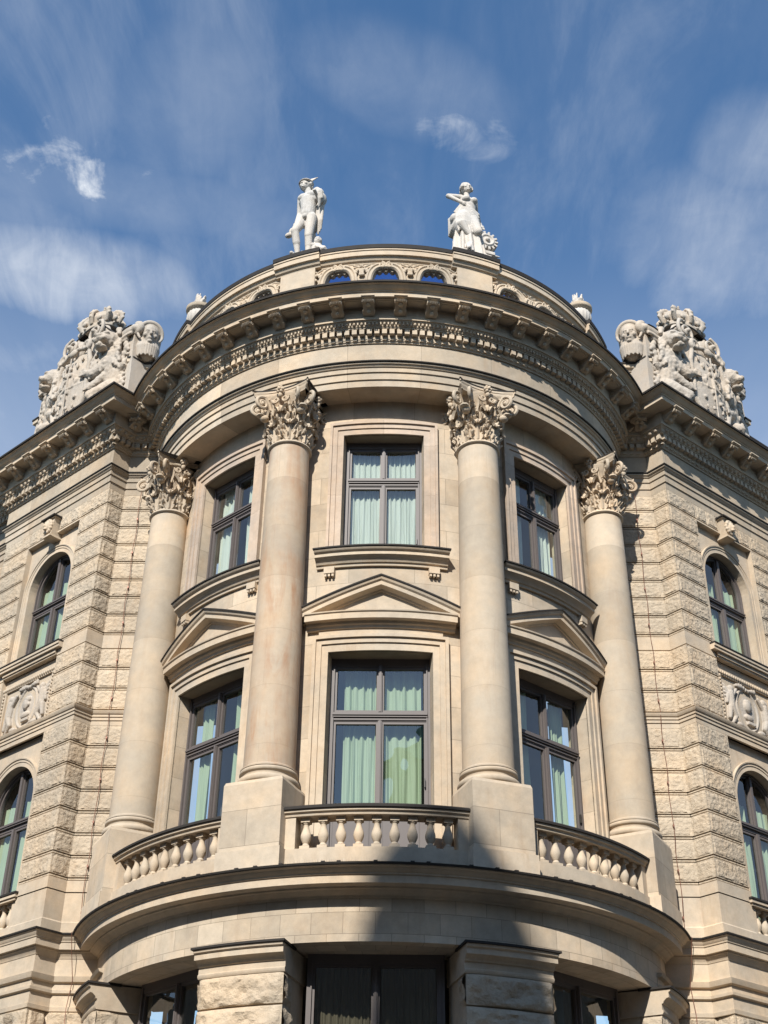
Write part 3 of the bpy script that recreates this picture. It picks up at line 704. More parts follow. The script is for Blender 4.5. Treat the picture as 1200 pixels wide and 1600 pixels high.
# --- windows of the rotunda
def bar(mb, x0, x1, z0, z1, y0, y1): mb.box(((x0+x1)/2, (y0+y1)/2, (z0+z1)/2), (x1-x0, y1-y0, z1-z0))
def rect_window(hw, z0, z1, zt, panel=None):
    """frame: outer frame, rebated sashes, moulded transom and centre mullion"""
    mb = MB(); f = .06
    for s in (-1, 1):
        a, b = sorted((s*hw, s*(hw-f))); bar(mb, a, b, z0, z1, -.02, .09)
        a, b = sorted((s*(hw-f), s*(hw-f-.022))); bar(mb, a, b, z0+.06, z1-.10, -.045, .07)
        a, b = sorted((s*(hw-f-.022), s*(hw-f-.068))); bar(mb, a, b, z0+.06, z1-.10, .0, .07)
    bar(mb, -hw+f, hw-f, z1-.19, z1, -.02, .09); bar(mb, -hw+f, hw-f, z0, z0+.10, -.02, .085)
    bar(mb, -hw+f, hw-f, zt-.085, zt+.085, -.012, .085); bar(mb, -hw+f+.002, hw-f-.002, zt-.015, zt+.075, -.055, -.008); bar(mb, -hw+f+.002, hw-f-.002, zt+.02, zt+.05, -.075, -.052)
    bar(mb, -hw+f+.004, hw-f-.004, zt-.065, zt-.035, -.03, -.010)
    for (a, b) in ((z0+.10, zt-.085), (zt+.085, z1-.19)):
        bar(mb, -.035, .035, a, b, -.045, .07); bar(mb, -.068, .068, a, b, .0, .065); bar(mb, -.018, .018, a, b, -.062, -.042)
        bar(mb, -hw+f+.068, -.068, a, a+.05, .0, .065); bar(mb, .068, hw-f-.068, a, a+.05, .0, .065)
        bar(mb, -hw+f+.068, -.068, b-.05, b, .0, .065); bar(mb, .068, hw-f-.068, b-.05, b, .0, .065)
    gz = z0+.1
    if panel:
        gz = panel
        for s in (-1, 1):
            a, b = sorted((s*.068, s*(hw-f-.068))); bar(mb, a, b, z0+.15, panel+.06, .01, .06); bar(mb, a+.09, b-.09, z0+.25, panel-.08, -.008, .012)
    g = MB()
    for s in (-1, 1):
        a, b = sorted((s*.08, s*(hw-f-.08)))
        for (c, d) in ((gz, zt-.08), (zt+.08, z1-.18)): g.add([(a, .035, c), (b, .035, c), (b, .035, d), (a, .035, d)], [(0, 1, 2, 3)])
    hd = MB(); hd.box((hw-f-.055, -.03, z0+.42 if not panel else panel+.5), (.018, .04, .16))
    return mb, g, hd
def sheet(x0, x1, z0, z1, y, amp, waves, seed=0, lean=0.):
    mb = MB(); n = int(waves*12)+2; P = []
    for z in np.linspace(z0, z1, 9):
        row = []
        for i in range(n):
            u = i/(n-1); k = (z-z0)/(z1-z0)
            w = math.sin(u*waves*2*math.pi+seed)+.45*math.sin(u*waves*3.3*math.pi+seed*2.1); row.append((x0+(x1-x0)*u+lean*(1-k)*(u-.5), y+amp*w*(1.15-.35*k)+.012*math.sin(z*2+i), z))
        P.append(row)
    mb.grid(P); return mb
def place_window(angle, r, spec, name='window'):
    mb, g, hd = spec; M = facing(angle, r)
    w = part(name, mb, 'window_paint', B, M); part('pane', g, 'pane_glass', w, M); part('handle', hd, 'window_dark', w, M); return w
POS = {-41.6: 'left', 0.: 'middle', 41.6: 'right'}
for c in WINC:
    place_window(c, 4.66, rect_window(.775, 13.07, 15.90, 14.87)); place_window(c, 4.62, rect_window(.915, 6.72, 10.99, 9.80, 8.05))
def curtain(c, r, args, mt, label, group=None):
    M = facing(c, r); mb = sheet(*args); o = part('curtain', mb, mt, None, M); return tag(o, label, 'curtain', group)
curtain(0, 4.62, (-.66, -.02, 8.0, 10.8, .22, .028, 5, 1), 'curtain_green', 'green curtain filling the left half of the middle balcony window')
curtain(0, 4.62, (.05, .74, 8.0, 10.8, .22, .03, 4.1, 3), 'curtain_green', 'green curtain filling the right half of the middle balcony window')
curtain(0, 4.66, (-.66, -.02, 13.1, 15.8, .17, .02, 6, 2), 'curtain_net', 'pale net curtain in the left half of the upper middle window')
curtain(0, 4.66, (.03, .68, 13.1, 15.8, .17, .022, 6.6, 5), 'curtain_net', 'pale net curtain in the right half of the upper middle window')
for c in (-41.6, 41.6):
    s = -1 if c < 0 else 1; side = POS[c]
    curtain(c, 4.62, (-.70, -.33, 8.0, 10.8, .17, .03, 2.6, 1), 'curtain_green', f'green curtain drawn to the left side of the {side} balcony window')
    curtain(c, 4.62, (.30, .70, 8.0, 10.8, .17, .03, 2.6, 4), 'curtain_green', f'green curtain drawn to the right side of the {side} balcony window')
    curtain(c, 4.66, (-.62, -.25, 13.1, 15.8, .15, .025, 2.6, 2), 'curtain_net', f'pale curtain drawn to the left side of the upper {side} window')
    curtain(c, 4.66, (.22, .60, 13.1, 15.8, .15, .025, 2.6, 6), 'curtain_net', f'pale curtain drawn to the right side of the upper {side} window')
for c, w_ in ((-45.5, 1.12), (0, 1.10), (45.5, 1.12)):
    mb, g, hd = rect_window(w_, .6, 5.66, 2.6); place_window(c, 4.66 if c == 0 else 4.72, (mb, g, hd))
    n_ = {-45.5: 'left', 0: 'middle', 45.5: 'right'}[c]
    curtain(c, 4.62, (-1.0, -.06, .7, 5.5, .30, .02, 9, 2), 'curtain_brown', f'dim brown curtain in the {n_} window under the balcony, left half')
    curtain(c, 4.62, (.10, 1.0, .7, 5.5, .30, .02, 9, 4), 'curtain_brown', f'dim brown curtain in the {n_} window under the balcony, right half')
# ================================================================== THE WINGS (built for the left, mirrored for the right)
W0 = Vector((-6.30, -1.85)); DA = Vector((-.755, .656)); NI = Vector((.656, .755)); E1 = Vector((-6.02, -1.53)); PAV = 4.05
W1 = W0+DA*PAV; W2 = W1+NI*.42; W3 = W2+DA*9.5
PATH = [(-4.3, -1.53), tuple(E1), tuple(W0), tuple(W1), tuple(W2), tuple(W3)]
def wp(s, off, z): p = W0+DA*s+NI*off; return (p.x, p.y, z)      # s along the street front, off = metres behind it
def wbox(mb, s0, s1, o0, o1, z0, z1):
    V = [wp(s, o, z) for z in (z0, z1) for (s, o) in ((s0, o0), (s1, o0), (s1, o1), (s0, o1))]
    U = [(s, z) for z in (z0, z1) for s in (s0, s1, s1, s0)]
    # seen from the street the left wing runs right to left
    mb.add(V, [(0, 1, 2, 3), (7, 6, 5, 4), (0, 4, 5, 1), (1, 5, 6, 2), (2, 6, 7, 3), (3, 7, 4, 0)], U)
def rust(mb, P0, P1, z0, z1, seed, conv0=False, conv1=False, amp=.0115, res=.026, freq=1., groove=.07, rough=True, joint0=False, joint1=False):
    """one rock-faced block: drafted margin, pitted panel, groove under it"""
    P0, P1 = Vector(P0), Vector(P1); L = (P1-P0).length; t = (P1-P0)/L; n = Vector((-t.y, t.x)); mg = .05
    if rough: ss = [0, .012 if joint0 else .004, .022, mg]+list(np.linspace(mg+.02, L-mg-.02, max(3, int((L-2*mg)/res))))+[L-mg, L-.022, L-(.012 if joint1 else .004), L]
    else: ss = [0, L]
    zz = [z0, z0+.018, z0+.02, z0+.046, z0+.048, z0+.066, z0+.07]+([z0+.088]+list(np.linspace(z0+.104, z1-.052, max(3, int((z1-z0-.12)/res))))+[z1-.035] if rough else [])+[z1-.004, z1]
    P = []; U = []
    for j, z in enumerate(zz):
        row = []; ur = []
        for i, s in enumerate(ss):
            d = 0.
            if j in (0, 1, 4, 5, len(zz)-1): d = -groove
            elif j in (2, 3): d = -.012
            elif rough:
                if (joint0 and i == 0) or (joint1 and i == len(ss)-1): d = -.02
                elif 4 <= i <= len(ss)-5 and 8 <= j <= len(zz)-4:
                    q = P0+t*s; v = Vector((q.x*13*freq+seed, q.y*13*freq, z*16*freq))
                    w = mnoise.noise(v)+.55*mnoise.noise(v*2.3)+.3*mnoise.noise(v*5.1)
                    d = .008+amp*max(-.9, min(1., w*1.5))*.8+amp*.35
            s_ = s
            if d < 0 and j in (0, 1, 2, 3, 4, 5, len(zz)-1):
                if conv0: s_ = max(s, -d)
                if conv1: s_ = min(s_, L+d)
            q = P0+t*s_+n*d; row.append((q.x, q.y, z)); ur.append((s, z))
        P.append(row); U.append(ur)
    mb.grid(P, U, True)
def arch_panel(mb, s0, s1, z0, z1, sc, hw, zspring, off):
    """flat wall panel with a round-headed opening, and its reveal"""
    T = np.linspace(0, math.pi, 25); n = len(T)
    def face(v, u): mb.add(v, [tuple(range(len(v)))[::-1]], u)
    def q(pts): mb.add([wp(s, off, z) for s, z in pts], [tuple(range(len(pts)))], [(s, z) for s, z in pts])
    q([(sc-hw, z0), (s0, z0), (s0, z1), (sc-hw, z1)][::-1]); q([(s1, z0), (sc+hw, z0), (sc+hw, z1), (s1, z1)][::-1])
    arc = [(sc-hw*math.cos(t), zspring+hw*math.sin(t)) for t in T]
    for a, b in zip(arc, arc[1:]): q([a, b, (b[0], z1), (a[0], z1)])
    ol = [(sc-hw, z0)]+arc+[(sc+hw, z0)]
    for a, b in zip(ol, ol[1:]): mb.add([wp(a[0], off, a[1]), wp(b[0], off, b[1]), wp(b[0], off+.34, b[1]), wp(a[0], off+.34, a[1])], [(3, 2, 1, 0)], [(0, a[1]), (0, b[1]), (.3, b[1]), (.3, a[1])])
def archivolt(sc, hw, z0, zs, off):
    mb = MB()
    prof = [(.0, .0), (.0, -.02), (.09, -.02), (.095, -.035), (.145, -.035), (.15, -.055), (.175, -.06), (.18, -.03), (.18, .0)]   # (outward from the opening, offset)
    T = np.linspace(0, math.pi, 29); P = []
    for r, o in prof:
        row = [wp(sc-hw-r, off+o, z0)]+[wp(sc-(hw+r)*math.cos(t), off+o, zs+(hw+r)*math.sin(t)) for t in T]+[wp(sc+hw+r, off+o, z0)]; P.append(row)
    mb.grid(P); return mb
def arched_window(hw, z0, zs, zt):
    """frame following the round head; local like rect_window"""
    mb = MB(); T = np.linspace(0, math.pi, 25)
    for (ro, ri, y0, y1) in ((hw, hw-.06, -.02, .09), (hw-.06, hw-.082, -.045, .07), (hw-.082, hw-.128, .0, .07)):
        out = [(-ro, z0)]+[(-ro*math.cos(t), zs+ro*math.sin(t)) for t in T]+[(ro, z0)]; inn = [(-ri, z0)]+[(-ri*math.cos(t), zs+ri*math.sin(t)) for t in T]+[(ri, z0)]
        mb.grid([[(x, y0, z) for x, z in inn], [(x, y0, z) for x, z in out]]); mb.grid([[(x, y1, z) for x, z in inn], [(x, y0, z) for x, z in inn]]); mb.grid([[(x, y0, z) for x, z in out], [(x, y1, z) for x, z in out]])
    f = .06
    bar(mb, -hw+f, hw-f, z0, z0+.10, -.02, .085); bar(mb, -hw+f, hw-f, zt-.085, zt+.085, -.012, .085); bar(mb, -hw+f+.002, hw-f-.002, zt-.015, zt+.075, -.055, -.008); bar(mb, -hw+f+.002, hw-f-.002, zt+.02, zt+.05, -.075, -.052)
    for (a, b) in ((z0+.1, zt-.085), (zt+.085, zs+hw-.10)): bar(mb, -.035, .035, a, b, -.045, .07); bar(mb, -.068, .068, a, b-.01, 0, .065)
    bar(mb, -hw+f+.068, -.068, zt-.135, zt-.085, 0, .065); bar(mb, .068, hw-f-.068, zt-.135, zt-.085, 0, .065)
    g = MB(); r = hw-.12
    for s in (-1, 1):
        a, b = sorted((s*.08, s*r)); g.add([(a, .035, z0+.1), (b, .035, z0+.1), (b, .035, zt-.08), (a, .035, zt-.08)], [(0, 1, 2, 3)])
        TT = np.linspace(math.acos(.08/r), .0, 12); pts = [(s*.08, zt+.08)]+[(s*r*math.cos(t), max(zt+.08, zs+r*math.sin(t))) for t in TT]+[(s*r, zt+.08)]
        g.add([(x, .035, z) for x, z in pts], [tuple(range(len(pts))) if s < 0 else tuple(range(len(pts)))[::-1]])
    hd = MB(); hd.box((hw-f-.055, -.03, z0+.5), (.018, .04, .16)); return mb, g, hd

SC = 2.0; PI0, PI1 = 1.0, 3.0
UP_Z = [16.70, 16.26, 15.80, 15.34, 14.88, 14.43, 13.99, 13.55, 13.09]
MID_Z = [12.76, 12.27, 11.79, 11.30]
LOW_Z = [11.0, 10.50, 10.03, 9.57, 9.12, 8.67, 8.22, 7.78]
BASE_Z = [5.36, 4.86, 4.30, 3.7, 3.1, 2.5, 1.9, 1.3, .7, .1, -.5, -1.1, -1.7]
def wing_wall():
    """index 0 = dressed stone, 1 = rock-faced blocks"""
    mb = MB(); k = 0
    runs = [(Vector((-4.7, -1.53)), E1, False, False), (E1, W0, False, True), (W0, W0+DA*PI0, True, False), (W0+DA*PI1, W1, False, True)]
    for zs, runset in ((UP_Z, runs), (MID_Z, runs), (LOW_Z, runs)):
        for z1, z0 in zip(zs, zs[1:]):
            for (a, b, c0, c1) in runset:
                k += 1; mb.m = 1; rust(mb, a, b, z0, z1, k*7.3, c0, c1)
    # wing beyond the pavilion
    for zs in (UP_Z, MID_Z, LOW_Z):
        for z1, z0 in zip(zs, zs[1:]):
            k += 1; rust(mb, W1, W2, z0, z1, k*7.3, True, False, res=.06); rust(mb, W2, W2+DA*9.5, z0, z1, k*5.1, False, False, res=.12)
    # flat arch of blocks above the upper window
    n = 5; w = (PI1-PI0)/n
    for i in range(n):
        if i == 2: continue
        k += 1; rust(mb, W0+DA*(PI0+w*i), W0+DA*(PI0+w*(i+1)), 16.26, 16.70, k*3.7, joint0=True, joint1=True)
    mb.m = 0
    wbox(mb, PI0-.03, PI1+.03, .0, .3, 16.262, 16.30)
    # plain bands and pedestal zone
    def band(path, z0, z1, o): mb.polysweep([(o-.05, z0), (o-.05, z0+.014), (o, z0+.02), (o, z1-.003), (o-.05, z1)], path)
    pA = [PATH[0], PATH[1], PATH[2], tuple(W0+DA*PI0)]; pB = [tuple(W0+DA*PI1), tuple(W1), tuple(W2), tuple(W3)]
    for p_ in (pA, pB):
        band(p_, 12.76, 13.09, 0.); band(p_, 7.54, 7.78, 0.012)
        mb.polysweep([(.0, 7.0), (.0, 7.54)], p_); mb.polysweep([(.0, 6.70), (.035, 6.70), (.035, 6.97), (.0, 7.0)], p_)
    # sides of the piers towards the recessed window panel
    for s, fl in ((PI0, True), (PI1, False)):
        q = [wp(s, -.0, 6.7), wp(s, .3, 6.7), wp(s, .3, 16.7), wp(s, -.0, 16.7)]; mb.add(q if not fl else q[::-1], [(3, 2, 1, 0)], [(0, 6.7), (.3, 6.7), (.3, 16.7), (0, 16.7)])
    # recessed panels with round-headed openings
    arch_panel(mb, PI0, PI1, 13.05, 16.27, SC, .79, 15.0, .13)
    arch_panel(mb, PI0, PI1, 6.70, 11.02, SC, .79, 9.72, .13)
    wbox(mb, PI0, PI1, .10, .4, 11.25, 12.78)
    # panel frame round the relief
    for (a, b, c, d) in ((PI0+.02, PI0+.16, 11.30, 12.46), (PI1-.16, PI1-.02, 11.30, 12.46), (PI0+.02, PI1-.02, 12.46, 12.58)): wbox(mb, a, b, .055, .11, c, d)
    for i in range(26):
        s = PI0+.06+(PI1-PI0-.12)*i/25; mb.ell(wp(s, .045, 12.52), (.032, .032, .04), None, 6, 4)
    for i in range(14):
        for s in (PI0+.09, PI1-.09): mb.ell(wp(s, .045, 11.36+1.06*i/13), (.032, .032, .034), None, 6, 4)
    # dressed storey under the ledge, mouldings, rock-faced base
    off = .06
    mb.polysweep([(off, 5.98), (off, 6.34)], PATH)
    mb.polysweep([(off, 5.36), (off+.02, 5.37), (off+.03, 5.44), (off+.0, 5.45), (off, 5.66), (off+.05, 5.68), (off+.055, 5.73), (off+.0, 5.745), (off, 5.86), (off+.055, 5.88), (off+.08, 5.95), (off+.085, 5.97), (off, 5.985)], PATH)
    mb.m = 1
    R2 = [(Vector((-4.7, -1.59)), E1+Vector((-.03, -.06)), False, False), (E1+Vector((-.03, -.06)), W0+Vector((.01, -.085)), False, True), (W0+Vector((.01, -.085)), W1+Vector((-.09, -.0)), True, True)]
    for z1, z0 in zip(BASE_Z, BASE_Z[1:]):
        for (a, b, c0, c1) in R2:
            k += 1; rust(mb, a, b, z0, z1, k*9.1, c0, c1, amp=.06, res=.05 if z0 > 3 else .2, freq=.24)
    mb.m = 0
    # core behind everything so that no light leaks through
    return mb
STRING = [(-.05, 11.0), (.0, 11.0), (.0, 11.10), (.02, 11.105), (.02, 11.17), (.04, 11.175), (.04, 11.225), (.06, 11.235), (.085, 11.275), (.09, 11.30), (-.05, 11.31)]
o9 = lambda r: r-5.52
WARCH = [(-.3, 16.70), (.0, 16.70), (.01, 16.86), (.035, 16.865), (.035, 17.03), (.06, 17.035), (.06, 17.14), (.08, 17.15), (.105, 17.19), (.125, 17.20), (.13, 17.235), (-.1, 17.255)]
WCORN = [(o9(r), z) for r, z in CORN]
WLEDGE = [(-.05, 6.30), (.07, 6.30), (.08, 6.335), (.09, 6.35), (.12, 6.40), (.135, 6.41), (.14, 6.435), (.185, 6.44), (.185, 6.565), (.20, 6.57), (.205, 6.595), (.22, 6.61), (.24, 6.66), (.26, 6.675), (.26, 6.70), (-.4, 6.74)]
def along(p0, p1, n_, o):
    """points at regular distances on a straight run, with its outward normal and heading"""
    p0, p1 = Vector(p0), Vector(p1); t = (p1-p0).normalized(); n = Vector((-t.y, t.x)); return t, n
def mir(mb, s): return mb if s < 0 else mb.mirror()
def mirM(M, s):
    """mirror an object placement (symmetric object) to the right wing"""
    if s < 0: return M
    p = M.translation; a = M.to_euler().z; return Matrix.Translation((-p.x, p.y, p.z)) @ Matrix.Rotation(-a, 4, 'Z')
AA = math.atan2(-NI.x, NI.y)                       # turn of a piece whose local -y must look out of the left street front
def onwing(s, off, z): return Matrix.Translation(wp(s, off, z)) @ Matrix.Rotation(AA, 4, 'Z')
def dent_run(mb, p0, p1, a, b):
    t, n = along(p0, p1, 0, 0); L = (Vector(p1)-Vector(p0)).length; s = a; rot = math.atan2(t.y, t.x); k = 0
    while s <= L+b:
        for (o, w, d, z0, z1) in ((.0, .10, .12, 17.875, 17.992), (.0, .085, .04, 17.785, 17.812)):
            q = Vector(p0)+t*s+n*(.20 if d > .1 else .13); mb.box((q.x, q.y, (z0+z1)/2), (w, d*(1 if d > .1 else 1.2), z1-z0), rot)
        q = Vector(p0)+t*s+n*.31; mb.ell((q.x, q.y, 18.085), (.05, .05, .045), None, 6, 4)
        s += .157
relief_me = None
def build_wing(s):
    side = 'left' if s < 0 else 'right'
    part('wing_wall', mir(wing_wall(), s), ['sandstone', 'sandstone_rough'], B, smooth=32)
    core = MB(); core.add([(-4.3, -1.2, -1.6), (-5.9, -1.2, -1.6), wp(.1, .45, -1.6), wp(14, .9, -1.6)]+[(-4.3, -1.2, 18.7), (-5.9, -1.2, 18.7), wp(.1, .45, 18.7), wp(14, .9, 18.7)], [])
    mb = MB(); mb.polysweep(STRING, PATH); part('string_course', mir(mb, s), 'sandstone', B, smooth=25)
    mb = MB(); mb.polysweep(WARCH, PATH); ar = part('architrave', mir(mb, s), 'sandstone_frieze', B, smooth=25)
    mb = MB(); mb.polysweep([(-.07, 17.262), (.15, 17.238), (.155, 17.262), (-.07, 17.30)], PATH); part('flashing', mir(mb, s), 'flashing', ar)
    mb = MB(); mb.polysweep([(.07, 17.24), (.07, 17.78)], PATH); part('frieze', mir(mb, s), 'sandstone_frieze', B)
    mb = MB(); mb.polysweep(WCORN, PATH)
    dent_run(mb, PATH[0], PATH[1], .1, -.05); dent_run(mb, PATH[1], PATH[2], .1, .16); dent_run(mb, PATH[2], PATH[3], -.12, .16); dent_run(mb, PATH[4], PATH[5], .1, 0)
    cn = part('cornice', mir(mb, s), 'sandstone', B, smooth=30)
    mb = MB(); mb.polysweep([(-.27, 18.79), (.89, 18.712), (.925, 18.70), (.93, 18.745), (-.27, 18.84)], PATH); part('flashing', mir(mb, s), 'flashing', cn)
    def mods(p0, p1, ss, sc_=1.):
        t, n = along(p0, p1, 0, 0); rot = math.atan2(t.y, t.x)
        for d in ss:
            q = Vector(p0)+t*d+n*.38; put('modillion', mod_me, cn, mirM(Matrix.Translation((q.x, q.y, 18.46)) @ Matrix.Rotation(rot+math.pi, 4, 'Z'), s))
    mods(PATH[2], PATH[3], [-.18+.70*i for i in range(7)]); mods(PATH[1], PATH[2], [.30]); mods(PATH[0], PATH[1], [.95, 1.55]); mods(PATH[4], PATH[5], [.3+.70*i for i in range(12)])
    mb = MB(); mb.polysweep(WLEDGE, PATH); lg = part('ledge', mir(mb, s), 'sandstone', B, smooth=25)
    mb = MB(); mb.polysweep([(-.4, 6.745), (.25, 6.69), (.28, 6.69), (.285, 6.72), (.05, 6.745), (-.4, 6.76)], PATH); part('flashing', mir(mb, s), 'flashing', lg)
    # attic parapet
    for ap in ([PATH[0], PATH[1], tuple(W0-NI*-.1), tuple(W0+DA*.12)], [tuple(W0+DA*3.8), PATH[3], PATH[4], PATH[5]]):
        mb = MB(); mb.polysweep([(-.12, 18.7), (-.12, 20.42), (-.10, 20.43), (-.07, 20.48), (-.04, 20.50), (-.02, 20.51), (-.02, 20.61), (-.5, 20.64), (-.5, 18.7)], ap); pp = part('parapet', mir(mb, s), 'sandstone', B, smooth=25)
        mb = MB(); mb.polysweep([(-.5, 20.645), (-.005, 20.615), (.0, 20.615), (.0, 20.665), (-.5, 20.69)], ap); part('flashing', mir(mb, s), 'flashing', pp)
    # windows, archivolts, sills
    for (z0, zs, zt, kind) in ((13.02, 15.0, 14.52, 'upper'), (6.72, 9.72, 9.30, 'lower')):
        part('archivolt', mir(archivolt(SC, .79, z0, zs, .13), s), 'sandstone', B, smooth=30)
        M = mirM(onwing(SC, .33, 0), s); fr, g, hd = arched_window(.82, z0, zs, zt)
        w = part('window', mir(fr, s), 'window_paint', B, M); part('pane', mir(g, s), 'pane_glass', w, M); part('handle', mir(hd, s), 'window_dark', w, M)
        zb = z0+.08 if kind == 'upper' else 7.5
        for i, (a, b) in enumerate(((-.68, -.12), (.10, .68))):
            o = part('curtain', mir(sheet(a, b, zb, zs+.1, .13, .022, 3.6, i*3+1), 1 if False else -1), 'curtain_green', None, M)
            tag(o, f'green curtain at the {"left" if i == 0 else "right"} side of the {kind} arched window in the {side} wing', 'curtain')
    mb = MB()
    for (a, b, c, d, e) in ((-.02, .10, 12.80, 12.84, 0), (-.05, .10, 12.84, 12.92, 0), (-.10, .10, 12.92, 12.985, 0), (-.125, .30, 12.985, 13.045, 0)): wbox(mb, PI0-.16 if a < -.09 else PI0+.02, PI1+.16 if a < -.09 else PI1-.02, a, b, c, d)
    sl = part('window_sill', mir(mb, s), 'sandstone', B); mb = MB(); wbox(mb, PI0-.17, PI1+.17, -.14, .32, 13.048, 13.075); part('flashing', mir(mb, s), 'flashing', sl)
    # balustrade under the lower window
    mb = MB(); wbox(mb, PI0+.01, PI1-.01, .0, .3, 6.72, 7.0); wbox(mb, PI0+.01, PI0+.13, .02, .28, 7.0, 7.5); wbox(mb, PI1-.13, PI1-.01, .02, .28, 7.0, 7.5); b = part('balustrade', mir(mb, s), 'sandstone', B)
    mb = MB(); wbox(mb, PI0-.02, PI1+.02, -.04, .3, 7.5, 7.55); wbox(mb, PI0-.06, PI1+.06, -.07, .3, 7.55, 7.61); h = part('handrail', mir(mb, s), 'sandstone', b)
    mb = MB(); wbox(mb, PI0-.08, PI1+.08, -.09, .3, 7.613, 7.65); part('flashing', mir(mb, s), 'flashing', h)
    for i in range(7): put('baluster', bal_me, b, mirM(onwing(PI0+.27+.24*i, .13, 7.0) @ Matrix.Scale(.86, 4, (0, 0, 1)), s) if False else mirM(onwing(PI0+.27+.24*i, .13, 6.95), s))
    # keystone with carved head
    ks = MB(); ks.extrude([(-.13, 16.16), (.13, 16.16), (.20, 16.60), (-.20, 16.60)], -.16, .2); ks.box((0, -.03, 16.14), (.3, .32, .045)); kf = MB(); kf.box((0, -.04, 16.63), (.52, .40, .035)); ks.box((0, -.02, 16.605), (.46, .34, .03))
    lump = MB(); rr = random.Random(3)
    lump.ell((0, -.20, 16.39), (.10, .08, .14)); lump.ell((0, -.28, 16.37), (.03, .04, .05)); lump.ell((0, -.26, 16.29), (.05, .04, .03))
    for q in range(14): t = q/14*2*math.pi; lump.ell((.13*math.cos(t), -.19+.02*rr.random(), 16.39+.16*math.sin(t)), (.05, .05, .05), None, 7, 5)
    M = mirM(onwing(SC, .0, 0), s); kp = part('keystone', ks, 'sandstone', B, M); part('flashing', kf, 'flashing', kp, M); put('carved_head', with_mat(sculpt(lump, .012, 2, name='carved_head'), 'sandstone'), kp, M)
    # relief panel: oval portrait between two putti
    rl = MB(); rl.box((0, .04, 11.88), (1.62, .07, 1.12))
    T = np.linspace(0, 2*math.pi, 41); rl.tube([(.36*math.cos(t), .0, 11.88+.47*math.sin(t)) for t in T], .035, 6, False)
    rl.ell((0, .02, 11.88), (.34, .03, .45), None, 20, 8)
    rl.ell((-.01, -.03, 11.96), (.11, .06, .14)); rl.ell((.09, -.03, 11.93), (.04, .03, .05)); rl.ell((.02, -.03, 12.05), (.12, .05, .08)); rl.ell((0, -.02, 11.70), (.15, .05, .08)); rl.box((.05, -.03, 11.57), (.26, .06, .07), 0)
    for q in (-1, 1):
        rl.ell((q*.56, -.04, 12.20), (.085, .07, .095)); rl.capsule((q*.58, -.03, 12.10), (q*.60, -.03, 11.80), .085, .09); rl.capsule((q*.60, -.04, 11.78), (q*.50, -.05, 11.58), .08, .055); rl.capsule((q*.50, -.05, 11.58), (q*.62, -.03, 11.42), .055, .04)
        rl.capsule((q*.64, -.03, 11.76), (q*.70, -.04, 11.52), .07, .045); rl.capsule((q*.52, -.04, 12.06), (q*.38, -.05, 12.24), .045, .035); rl.capsule((q*.66, -.03, 12.05), (q*.72, -.03, 11.86), .045, .035)
        for w in range(4): rl.capsule((q*.64, -.02, 12.10-.03*w), (q*(.74), -.01, 12.28-.09*w), .035, .02)
        rl.ell((q*.38, -.03, 11.44), (.12, .05, .06)); rl.ell((q*.22, -.03, 12.36), (.14, .05, .05))
    for q in range(9): rl.ell((-.3+.075*q, -.03, 12.37+.03*math.sin(q)), (.05, .045, .05), None, 7, 5)
    M = mirM(onwing(SC-.01, .10, 0), s); put('relief_panel', with_mat(sculpt(rl, .011, 1, .008, .03, 'relief_panel'), 'pale_stone'), B, M)
    mb = MB(); mb.grid([[wp(-1.2, 1.6, -1.6), wp(13, 1.6, -1.6)], [wp(-1.2, 1.6, 18.6), wp(13, 1.6, 18.6)]]); mb.grid([[wp(-.6, .5, 18.72), wp(13, .9, 18.72)], [wp(-.6, 6, 18.72), wp(13, 6, 18.72)]])
    for z in (12.0, 16.8, 6.0): mb.grid([[wp(.0, .45, z), wp(13, .6, z)], [wp(.0, 1.6, z), wp(13, 1.6, z)]])
    part('interior_wall', mir(mb, s), 'interior_plaster', B)
    # lightning conductor down the front corner of the wing
    pts = []; zz = np.linspace(17.25, 6.8, 60)
    for i, z in enumerate(zz): pts.append((-5.62+.16*(17.25-z)/10.4*-.25+.012*math.sin(i*.9), -1.53-.065-.01*math.cos(i*1.7), z))
    pts += [(-5.68, -1.78, 6.76), (-5.70, -1.90, 6.70), (-5.66, -1.80, 6.3), (-5.62, -1.66, 5.9), (-5.66, -1.69, 5.4), (-5.62, -1.69, 4.0), (-5.62, -1.69, -1.6)]
    mb = MB(); mb.tube(pts, .007, 5)
    for i in range(2, 60, 5): mb.box((pts[i][0], pts[i][1]+.02, pts[i][2]), (.028, .06, .04))
    part('lightning_conductor', mir(mb, s), 'cable_copper', B)
for s in (-1, 1): build_wing(s)
